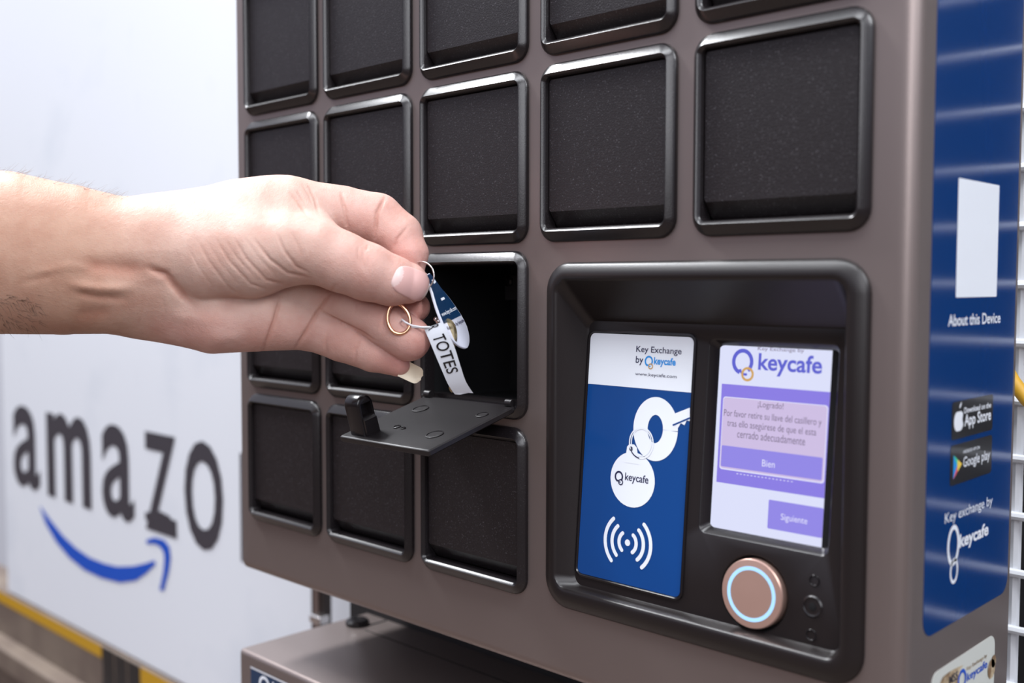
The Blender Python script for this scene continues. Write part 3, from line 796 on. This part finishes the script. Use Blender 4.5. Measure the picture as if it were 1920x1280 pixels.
def mesh_sdf(lo, hi, h, cell=None):
    lo = np.array(lo, float); n = np.ceil((np.array(hi) - lo) / h).astype(int) + 1
    F = np.empty(n, np.float32)
    ys, zs = np.meshgrid(np.arange(n[1]), np.arange(n[2]), indexing='ij')
    for i0 in range(0, n[0], 16):
        ii = np.arange(i0, min(i0 + 16, n[0]))
        P = np.stack([np.broadcast_to(ii[:, None, None], (len(ii), n[1], n[2])), np.broadcast_to(ys, (len(ii), n[1], n[2])), np.broadcast_to(zs, (len(ii), n[1], n[2]))], -1).reshape(-1, 3) * h + lo
        F[i0:i0 + len(ii)] = sdf(P).reshape(len(ii), n[1], n[2])
    return surface_nets(F, lo, h)
def seg_d(Q, pts):
    """distance in (u, v) from points to a polyline and the parameter along it"""
    best = np.full(len(Q), 1e9); par = np.zeros(len(Q)); n = len(pts) - 1
    for i in range(n):
        a = np.array(pts[i], float); b = np.array(pts[i + 1], float); ab = b - a
        t = np.clip(((Q - a) @ ab) / (ab @ ab), 0, 1); d = np.linalg.norm(Q - a - t[:, None] * ab, axis=1)
        k = d < best; best[k] = d[k]; par[k] = (i + t[k]) / n
    return best, par
# folds and relief: polyline, width, depth (negative = raised), taper at the ends
FOLDS = [
 # finger creases
 ([(640, 362), (647, 395), (652, 432)], 3.2, 3.6), ([(722, 370), (707, 398), (702, 446)], 3.4, 4.2), ([(765, 424), (745, 448), (738, 466)], 3.0, 2.4),
 ([(578, 345), (590, 372), (598, 400)], 3, 1.8), ([(566, 345), (580, 366), (586, 384)], 2.5, 1.2),
 ([(628, 536), (596, 585), (575, 620), (555, 652)], 3.6, 4.5), ([(526, 556), (515, 600), (495, 657)], 3.6, 3.6),
 ([(615, 622), (610, 645), (613, 668)], 3, 1.8), ([(676, 634), (667, 655), (666, 686)], 3, 2.0), ([(672, 560), (664, 590)], 3, 1.5),
 ([(600, 583), (640, 604), (676, 622), (706, 640)], 2.6, 2.6), ([(738, 572), (722, 592), (716, 618)], 3.0, 3.0),
 # thumb joint folds
 ([(672, 462), (671, 480), (676, 498)], 2.6, 1.3), ([(682, 468), (680, 485), (684, 508)], 2.6, 1.2), ([(690, 458), (687, 470)], 2.4, 1.2), ([(693, 480), (690, 500), (694, 520)], 2.4, .8),
 # wrinkles over the thenar
 ([(478, 450), (505, 485), (540, 512), (582, 521)], 3.0, 2.8), ([(520, 440), (533, 470), (556, 500), (580, 512)], 2.8, 2.2),
 ([(440, 448), (462, 485), (500, 525), (540, 535)], 2.8, 1.9), ([(405, 448), (430, 490), (470, 532), (505, 545)], 2.6, 1.6),
 ([(370, 450), (392, 490), (430, 540), (455, 556)], 2.5, 1.3), ([(458, 444), (482, 480), (520, 520)], 2.2, .9), ([(420, 446), (446, 486), (484, 526)], 2.2, .9),
 ([(388, 452), (412, 492), (446, 532)], 2.2, .8), ([(545, 432), (556, 455), (566, 480)], 2.4, 1.1), ([(352, 462), (372, 500), (400, 540)], 2.2, .8),
 # wrist
 ([(278, 502), (310, 515), (335, 545), (362, 572)], 7, 6.5), ([(282, 508), (306, 512), (326, 522)], 2.4, 1.5), ([(150, 497), (215, 502), (275, 507)], 16, 5.0),
 ([(305, 555), (310, 585), (303, 612)], 2.4, 1.1), ([(268, 556), (265, 590), (258, 618)], 2.4, .9),
 ([(140, 548), (185, 557), (235, 561)], 7, 2.8), ([(135, 534), (185, 540), (245, 541)], 10, -5.5),
 ([(60, 512), (130, 498), (175, 503)], 9, -1.6), ([(40, 530), (100, 516)], 7, 1.0),
 ([(140, 590), (210, 585)], 14, 3.0), ([(320, 590), (400, 600)], 14, -2.5), ([(395, 640), (450, 630)], 12, -2.0),
 # web of the thumb
 ([(545, 362), (560, 378), (575, 402)], 3.2, 2.2), ([(556, 356), (572, 380)], 3, 1.6),
]
HLO, HHI = (-1000, 200, -190), (840, 730, 190)
hV, hF = mesh_sdf(HLO, HHI, 5.0)
for _ in range(2):
    d = sdf(hV); hV = hV - grad(hV) * np.clip(d, -4, 4)[:, None]
# one subdivision of the visible hand, then settle on the surface again
me = bpy.data.meshes.new('person'); me.from_pydata(hV.tolist(), [], hF.tolist()); me.update()
bm = bmesh.new(); bm.from_mesh(me)
ed = [e for e in bm.edges if min(e.verts[0].co.x, e.verts[1].co.x) > -60]
bmesh.ops.subdivide_edges(bm, edges=ed, cuts=1, use_grid_fill=True)
bmesh.ops.triangulate(bm, faces=[f for f in bm.faces if len(f.verts) > 4])
bm.to_mesh(me); bm.free()
hV = np.empty(len(me.vertices) * 3); me.vertices.foreach_get('co', hV); hV = hV.reshape(-1, 3)
for _ in range(2):
    d = sdf(hV); g = grad(hV); hV = hV - g * np.clip(d, -4, 4)[:, None]
g = grad(hV, 1.2)
# which vertices face the open side (top layer of each column)
bu = ((hV[:, 0] + 1000) / 6).astype(int); bv = ((hV[:, 1] - 190) / 6).astype(int)
buf = np.full((320, 100), -1e9); np.maximum.at(buf, (bu, bv), hV[:, 2])
front = (hV[:, 2] > buf[bu, bv] - 16) & (g[:, 2] > 0.02)
disp = np.zeros(len(hV)); Q = hV[:, :2]
for pts, wd, dp in FOLDS:
    xs_ = [p[0] for p in pts]; ys_ = [p[1] for p in pts]; k = 4 * wd
    s_ = np.where(front & (Q[:, 0] > min(xs_) - k) & (Q[:, 0] < max(xs_) + k) & (Q[:, 1] > min(ys_) - k) & (Q[:, 1] < max(ys_) + k))[0]
    if not len(s_): continue
    dd, pr_ = seg_d(Q[s_], pts)
    end = np.clip(np.minimum(pr_, 1 - pr_) / 0.22, 0, 1) * .75 + .25
    disp[s_] -= dp * end * np.exp(-(dd / wd) ** 2)
# gentle unevenness of flesh
disp += 1.1 * np.sin(hV[:, 0] * .035 + 1.3 * np.sin(hV[:, 1] * .021)) * np.sin(hV[:, 1] * .041 + .7) * np.sin(hV[:, 2] * .03 + .4)
hV = hV + g * disp[:, None]
W3 = hpos(hV)
# skin colour: pink fingers and palm, tanned forearm; darker, redder along the folds
def ss(x, a, b):
    t = np.clip((x - a) / (b - a), 0, 1); return t * t * (3 - 2 * t)
tan = np.array([0.47, 0.285, 0.205]); pale = np.array([0.58, 0.395, 0.33]); pink = np.array([0.60, 0.335, 0.29])
kf = ss(hV[:, 0], 120, 420)[:, None]; col = tan * (1 - kf) + pale * kf
kp = (ss(hV[:, 0], 540, 700) * ss(hV[:, 2], -90, -20))[:, None] * .55
low = (ss(hV[:, 1], 560, 620) * ss(hV[:, 0], 230, 330))[:, None] * .55
col = col * (1 - np.maximum(kp, low)) + pink * np.maximum(kp, low)
for tip in ((775, 575, 0), (790, 650, 20), (765, 480, 10), (750, 685, 10)):
    kt = np.exp(-(np.linalg.norm((hV - np.array(tip)) * np.array([1, 1, .8]), axis=1) / 42) ** 2)[:, None] * .5
    col = col * (1 - kt) + np.array([0.63, 0.28, 0.25]) * kt
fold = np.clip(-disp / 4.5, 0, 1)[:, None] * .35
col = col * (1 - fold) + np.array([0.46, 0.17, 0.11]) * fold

skin = bpy.data.materials.new('skin'); skin.use_nodes = True
n = skin.node_tree; b = n.nodes['Principled BSDF']
at_ = n.nodes.new('ShaderNodeAttribute'); at_.attribute_name = 'skin_tone'
tc_ = n.nodes.new('ShaderNodeTexCoord')
n1 = n.nodes.new('ShaderNodeTexNoise'); n1.inputs['Scale'].default_value = 90; n1.inputs['Detail'].default_value = 4
mx = n.nodes.new('ShaderNodeMix'); mx.data_type = 'RGBA'; mx.blend_type = 'MULTIPLY'; mx.inputs[0].default_value = 0.5
cr = n.nodes.new('ShaderNodeValToRGB'); cr.color_ramp.elements[0].position = .35; cr.color_ramp.elements[0].color = (.80, .66, .62, 1); cr.color_ramp.elements[1].position = .62; cr.color_ramp.elements[1].color = (1, 1, 1, 1)
n.links.new(tc_.outputs['Object'], n1.inputs['Vector']); n.links.new(n1.outputs[0], cr.inputs[0])
n.links.new(at_.outputs['Color'], mx.inputs[6]); n.links.new(cr.outputs[0], mx.inputs[7]); n.links.new(mx.outputs[2], b.inputs['Base Color'])
b.inputs['Roughness'].default_value = 0.52; b.inputs['Specular IOR Level'].default_value = 0.22
b.inputs['Subsurface Weight'].default_value = 0.18; b.inputs['Subsurface Radius'].default_value = (1.0, 0.35, 0.2); b.inputs['Subsurface Scale'].default_value = 0.004
vo = n.nodes.new('ShaderNodeTexVoronoi'); vo.inputs['Scale'].default_value = 1100; vo.feature = 'DISTANCE_TO_EDGE'
n2 = n.nodes.new('ShaderNodeTexNoise'); n2.inputs['Scale'].default_value = 500; n2.inputs['Detail'].default_value = 4
b1 = n.nodes.new('ShaderNodeBump'); b1.inputs['Strength'].default_value = .5; b1.inputs['Distance'].default_value = .00025
b2 = n.nodes.new('ShaderNodeBump'); b2.inputs['Strength'].default_value = .45; b2.inputs['Distance'].default_value = .0004
n.links.new(tc_.outputs['Object'], vo.inputs['Vector']); n.links.new(tc_.outputs['Object'], n2.inputs['Vector'])
n.links.new(vo.outputs['Distance'], b1.inputs['Height']); n.links.new(n2.outputs[0], b2.inputs['Height'])
n.links.new(b1.outputs[0], b2.inputs['Normal']); n.links.new(b2.outputs[0], b.inputs['Normal'])

L0 = np.array(hpos(np.array([230., 500., 0.])))
me.vertices.foreach_set('co', (W3 - L0).astype(np.float32).ravel())
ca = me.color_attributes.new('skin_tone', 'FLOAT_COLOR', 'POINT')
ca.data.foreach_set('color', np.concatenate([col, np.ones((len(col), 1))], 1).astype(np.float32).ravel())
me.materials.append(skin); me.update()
bm = bmesh.new(); bm.from_mesh(me); bmesh.ops.recalc_face_normals(bm, faces=bm.faces); bm.to_mesh(me); bm.free()
me.polygons.foreach_set('use_smooth', [True] * len(me.polygons))
person = bpy.data.objects.new('person', me); COL.objects.link(person); person.location = L0
tag(person, 'bare forearm and hand of a person reaching from the left, pinching keys', 'person')

M_nailtip = mat('nail_free_edge', (0.74, 0.58, 0.50), 0.38)
M_moon = mat('nail_half_moon', (0.74, 0.54, 0.51), 0.36)
def march(u, v, w0=180.0, inset=0.0):
    """first point of the skin met going inward along w at (u, v)"""
    P = np.stack([u, v, np.full(len(u), w0)], 1)
    for _ in range(60):
        P[:, 2] -= np.clip(sdf(P) * .8, -3, 12)
    return P
# thumbnail: grid over its outline in hand space, laid on the thumb
def nail_patch(cx, cy, ang, la, lb, lift, n=20):
    vs = []; ca_, sa_ = math.cos(ang), math.sin(ang); ab = []
    for i in range(n + 1):
        for j in range(n + 1):
            x = -1 + 2 * i / n; y = -1 + 2 * j / n
            # squircle
            r_ = (abs(x) ** 3.2 + abs(y) ** 3.2) ** (1 / 3.2); mxy = max(abs(x), abs(y), 1e-9)
            k = mxy / max(r_, 1e-9); x *= k; y *= k
            ab.append((x, y))
    ab = np.array(ab)
    a_ = ab[:, 0] * la; b_ = ab[:, 1] * lb * (1 + .06 * ab[:, 0])
    u = cx + a_ * ca_ - b_ * sa_; v = cy + a_ * sa_ + b_ * ca_
    P = march(u, v); G = grad(P, 3.0)
    rim = np.maximum(np.abs(ab[:, 0]), np.abs(ab[:, 1]))
    edge = np.clip((1 - np.sqrt((np.abs(ab[:, 0]) ** 3.2 + np.abs(ab[:, 1]) ** 3.2) ** (2 / 3.2))) / .12, 0, 1)
    P = P + G * (lift * (edge ** .5) - 1.0 + 1.6 * np.clip(ab[:, 0], 0, 1) ** 3)[:, None]
    fs = [(i * (n + 1) + j, (i + 1) * (n + 1) + j, (i + 1) * (n + 1) + j + 1, i * (n + 1) + j + 1) for i in range(n) for j in range(n)]
    return hpos(P), fs, ab
nm = MB(); vs, fs, ab = nail_patch(770, 530, math.radians(24), 36, 29, 2.6, 28)
cen = np.array([ab[list(f)].mean(0) for f in fs])
tip_ = cen[:, 0] > .86 - .10 * cen[:, 1] ** 2; moon = (cen[:, 0] + .95) ** 2 / .20 + cen[:, 1] ** 2 / .62 < 1
nm.add(vs, [f for f, t in zip(fs, ~(tip_ | moon)) if t], M_nail)
nm.add(vs, [f for f, t in zip(fs, tip_) if t], M_nailtip)
nm.add(vs, [f for f, t in zip(fs, moon & ~tip_) if t], M_moon)
build_in(nm, 'thumbnail', person, person, angle=80)
# little fingernail showing past the fingertip: a thin curved plate
nm = MB()
lo = []
base_ = np.array([752., 689., 4.]); dirn = np.array([.86, .42, -.28]); dirn /= np.linalg.norm(dirn)
side_ = np.array([.45, -.89, 0.]); side_ /= np.linalg.norm(side_); nrm_ = np.cross(dirn, side_)
for th_ in (0, 1):
    for i in range(11):
        t = i / 10; ln = 44 * t; hw = 17.0 * (1 - .05 * t) * (1 if t < .72 else math.sqrt(max(1 - ((t - .72) / .29) ** 2, 0.02)))
        row_ = []
        for j in range(9):
            s_ = -1 + j / 4
            row_.append(base_ + dirn * ln + side_ * hw * s_ + nrm_ * ((5.5 * s_ * s_) * (1 if nrm_[2] > 0 else -1) - 2.2 * th_ * (1 if nrm_[2] > 0 else -1)))
        lo.append(row_)
P = np.array(lo).reshape(-1, 3)
fs = []
for th_ in (0, 1):
    for i in range(10):
        for j in range(8):
            k = th_ * 99 + i * 9 + j; q = (k, k + 1, k + 10, k + 9); fs.append(q if th_ == 0 else q[::-1])
ring_ = [j for j in range(9)] + [i * 9 + 8 for i in range(1, 11)] + [90 + j for j in range(7, -1, -1)] + [i * 9 for i in range(9, 0, -1)]
for i in range(len(ring_)):
    a_, b_ = ring_[i], ring_[(i + 1) % len(ring_)]; fs.append((a_, a_ + 99, b_ + 99, b_))
nm.add(hpos(P), fs, M_nail2)
o_ = build_in(nm, 'little_fingernail', person, person, angle=60); o_['label'] = 'long cream nail past the little fingertip'

# arm hair
random.seed(4)
def hairs(name, rows, matl, rad):
    mb = MB()
    for (u, v, w_, dx, dy, dw, ln) in rows:
        pts = []; x, y, z = u, v, w_; ax, ay, az = dx, dy, dw
        cu, cv = random.uniform(-.10, .10), random.uniform(-.10, .10)
        for k in range(7):
            pts.append(hpos(np.array([x, y, z]))); q = ln / 6
            x += ax * q; y += ay * q; z += az * q; ax += cu; ay += cv; az *= .9
        mb.tube(pts, [rad * (1 - .8 * k / 6) for k in range(7)], matl, 3)
    o_ = build_in(mb, name, person, person, angle=180); o_['kind'] = 'stuff'; return o_
top_pts = []
for k in range(150):
    u = random.uniform(-60, 235); w_ = random.uniform(-55, 30)
    P = np.array([[u, 250., w_]])
    for _ in range(40): P[:, 1] += np.clip(sdf(P) * .8, -2, 10)
    top_pts.append((P[0, 0], P[0, 1] + 1, P[0, 2], random.uniform(.55, 1.0), random.uniform(-.55, -.05), random.uniform(-.3, .3), random.uniform(14, 34)))
o_ = hairs('arm_hair', top_pts, M_hairl, .00008); o_['label'] = 'fine pale hairs on top of the forearm'
lowp = []
us = np.array([random.uniform(-50, 75) for _ in range(120)]); vs_ = np.array([random.uniform(552, 622) for _ in range(120)])
P = march(us, vs_)
for p in P: lowp.append((p[0], p[1], p[2] - .5, random.uniform(.2, .9), random.uniform(-.2, .9), random.uniform(.0, .5), random.uniform(14, 30)))
o_ = hairs('arm_hair', lowp, M_hair, .00008); o_['label'] = 'dark hairs on the underside of the forearm'

# =================================================================== BUNCH OF KEYS
L0k = hpos(np.array([800., 560., 40.]))
keys = empty('key_bunch', tuple(L0k), 'bunch of keys with navy and white fob and paper label, held in fingers', 'keys')
def arc3(c, ru, rv, w_, a0=0, a1=360, n=32, tilt=0.0, rot=0.0):
    pts = []
    for k in range(n):
        t = math.radians(a0 + (a1 - a0) * k / (n if a1 - a0 == 360 else n - 1)); x = ru * math.cos(t); y = rv * math.sin(t)
        pts.append((c[0] + x * math.cos(rot) - y * math.sin(rot), c[1] + x * math.sin(rot) + y * math.cos(rot), w_ + tilt * math.cos(t)))
    return pts
# split ring (pinched between thumb and finger)
m = MB()
ring_pts = []
for k in range(70):
    t = math.radians(k * 720 / 70); ring_pts.append((789 + 25 * math.cos(t), 517 + 27 * math.sin(t), 34 + 14 * math.cos(t) + k * .07))
m.tube([hpos(np.array(p)) for p in ring_pts], .00034, M_steel, 8)
build_in(m, 'split_ring', keys, keys, angle=80)
# fob: a flat drop turned almost edge-on
def fob_point(a, b, c):
    # a across (-1..1), b down (0..1), c thickness ; axes in hand space
    top_ = np.array([803., 513., 26.]); bot_ = np.array([876., 652., 6.])
    ax = bot_ - top_; acr = np.array([18., -9., -50.])
    nr = np.cross(ax, acr); nr /= np.linalg.norm(nr)
    if nr[2] < 0: nr = -nr
    return top_ + ax * b + acr * a + nr * c
def fob_half(b):
    prof_ = ((0, .16), (.06, .30), (.13, .36), (.22, .46), (.35, .70), (.5, .88), (.64, .98), (.76, .96), (.86, .80), (.94, .54), (.985, .26), (1.0, .06))
    return float(np.interp(b, [p[0] for p in prof_], [p[1] for p in prof_]))
bs = [.0, .03, .06, .10, .16, .22, .30, .38, .46, .54, .62, .70, .77, .83, .88, .92, .95, .975, .99, 1.0]
outl = [(fob_half(b_), b_) for b_ in bs] + [(-fob_half(b_), b_) for b_ in bs[::-1]]
m = MB(); tk = 5.0
m.loft([[hpos(fob_point(a_ * .97, .5 + (b_ - .5) * .985, -tk)) for a_, b_ in outl], [hpos(fob_point(a_, b_, -tk + 1)) for a_, b_ in outl], [hpos(fob_point(a_, b_, -1)) for a_, b_ in outl], [hpos(fob_point(a_ * .97, .5 + (b_ - .5) * .985, 0)) for a_, b_ in outl]], M_fobwhite, True, True, True)
up_ = [(a_ * .93, .5 + (b_ - .5) * .98) for a_, b_ in outl if b_ <= .63]
m.front([hpos(fob_point(a_, b_, .5)) for a_, b_ in up_], [tuple(range(len(up_)))], M_fobblue)
def fob_text(body, b0, b1, a0, a1, mm, bold=.01):
    vs, fs = text2d(body, bold); lo_ = vs.min(0); hi_ = vs.max(0); q = (vs - lo_) / (hi_ - lo_)
    m.front([hpos(fob_point(a0 + (a1 - a0) * x, b1 + (b0 - b1) * y, .9)) for x, y in q], fs, mm)
fob_text('www.keycafe.com', .48, .55, -.72, .78, M_white)
fob_text('-', .33, .36, -.1, .25, M_white)
fob_text('Key access by keycafe', .66, .72, -.82, .88, M_navy)
m.front([hpos(fob_point(a_, b_, .9)) for a_, b_ in ((-.06, .085), (.22, .085), (.26, .13), (.02, .14))], [(0, 1, 2, 3)], M_white)
m.keep = True
build_in(m, 'fob', keys, keys, angle=40)
# rose gold oval link hanging below the thumb
m = MB(); lk = []
for k in range(40):
    t = 2 * math.pi * k / 40; x = 20.5 * math.cos(t) * (1 + .16 * math.sin(t)); y = 29 * math.sin(t)
    r0 = math.radians(-14); lk.append(np.array([747 + x * math.cos(r0) - y * math.sin(r0), 597 + x * math.sin(r0) + y * math.cos(r0), 62 + .1 * y]))
m.tube([hpos(p) for p in lk], .00080, M_goldm, 10, closed=True)
build_in(m, 'oval_link', keys, keys, angle=80)
# plastic tie
m = MB()
tie = [(752, 603, 56), (754, 599, 66), (760, 604, 70), (772, 610, 70), (790, 613, 68), (806, 613, 62)]
m.tube([hpos(np.array(p, float)) for p in tie], .00042, M_string, 8)
m.tube([hpos(np.array(p, float)) for p in [(752, 603, 56), (757, 606, 54), (770, 613, 60), (800, 615, 62)]], .00034, M_string, 8)
build_in(m, 'plastic_tie', keys, keys, angle=80)
# paper label strip: folded over the tie, curling down
cl = [(796, 610, 62), (806, 628, 67), (818, 655, 66), (831, 690, 58), (842, 718, 46), (855, 738, 32)]
hwid = [(16, -6, 6), (18, -5.5, 6), (19, -5, 6), (17.5, -4, 5), (16.5, -3, 4), (17, -1.5, 3)]
def strip_pt(a, t, c=0):
    x = t * 5; i = min(int(x), 4); f_ = x - i
    def cm(arr):
        p0 = np.array(arr[max(i - 1, 0)], float); p1 = np.array(arr[i], float); p2 = np.array(arr[i + 1], float); p3 = np.array(arr[min(i + 2, 5)], float)
        return .5 * (2 * p1 + (p2 - p0) * f_ + (2 * p0 - 5 * p1 + 4 * p2 - p3) * f_ ** 2 + (3 * p1 - p0 - 3 * p2 + p3) * f_ ** 3)
    return cm(cl) + cm(hwid) * (a + .0) + np.array([15., 0, 0]) + np.array([0, 0, 1.]) * c
m = MB(); n_ = 30
vs = []
for c_ in (0, -1.2):
    for i in range(n_ + 1):
        for a_ in (-1, -.5, 0, .5, 1):
            jag = (2.5 * math.sin(a_ * 9) if i == n_ else 0)
            vs.append(hpos(strip_pt(a_, i / n_, c_) + np.array([0, jag * .4, 0])))
fs = []
K = (n_ + 1) * 5
for i in range(n_):
    for j in range(4):
        q = (i * 5 + j, i * 5 + j + 1, i * 5 + j + 6, i * 5 + j + 5); fs += [q, tuple(K + k for k in q[::-1])]
    fs += [(i * 5, i * 5 + 5, K + i * 5 + 5, K + i * 5), (i * 5 + 4, K + i * 5 + 4, K + i * 5 + 9, i * 5 + 9)]
m.add(vs, fs, M_tag)
# folded back flap at the top
m.front([hpos(np.array(p, float)) for p in ((795, 616, 60), (828, 606, 66), (834, 622, 60), (812, 640, 56), (803, 632, 57))], [(0, 1, 2, 3, 4)], M_tag)
def strip_text(body, t0, t1, a0, a1):
    vs, fs = text2d(body, .008); lo_ = vs.min(0); hi_ = vs.max(0); q = (vs - lo_) / (hi_ - lo_)
    m.front([hpos(strip_pt(a0 + (a1 - a0) * (1 - y), t0 + (t1 - t0) * x, 1.0)) for x, y in q], fs, M_black)
strip_text('TOTES', .20, .66, .62, -.62)
strip_text('R', .01, .085, .62, -.62)
m.keep = True
build_in(m, 'paper_label', keys, keys, smooth=False)
# brass key behind the label: round bow, blade hanging down
m = MB()
bc = np.array([838., 629., 30.]); au = np.array([17., -7., 16.]); av = np.array([5., 31., -4.]); nr = np.cross(au, av); nr /= np.linalg.norm(nr)
if nr[2] < 0: nr = -nr
def disc_pts(r, c): return [hpos(bc + au * (r * math.cos(t)) + av * (r * math.sin(t)) + nr * c) for t in np.linspace(0, 2 * math.pi, 36, endpoint=False)]
m.loft([disc_pts(.94, -4), disc_pts(1, -3), disc_pts(1, 3), disc_pts(.92, 4), disc_pts(.72, 4), disc_pts(.70, 3), disc_pts(.05, 3)], M_brass, True, True, True)
bl_ = [(-.30, .80), (.30, .80), (.30, 1.25), (.22, 1.35), (.22, 3.2), (.05, 3.45), (-.12, 3.3), (-.22, 3.1), (-.12, 2.9), (-.24, 2.7), (-.14, 2.5), (-.26, 2.25), (-.14, 2.05), (-.24, 1.8), (-.18, 1.5), (-.34, 1.3)]
m.loft([[hpos(bc + au * a_ + av * b_ * np.array([.55, 1, 1]) + nr * c) for a_, b_ in bl_] for c in (-2.2, 2.2)], M_brass, True, True, True)
build_in(m, 'key', keys, keys, angle=40)
m = MB()
for c_, r_ in (((822, 602, 30), 6.0), ((817, 598, 34), 4.2)):
    bmx = bmesh.new(); bmesh.ops.create_uvsphere(bmx, u_segments=16, v_segments=10, radius=r_)
    m.add([hpos(np.array(c_, float) + np.array(v.co)) for v in bmx.verts], [tuple(v.index for v in f.verts) for f in bmx.faces], M_steel); bmx.free()
build_in(m, 'ring_bead', keys, keys, angle=80)
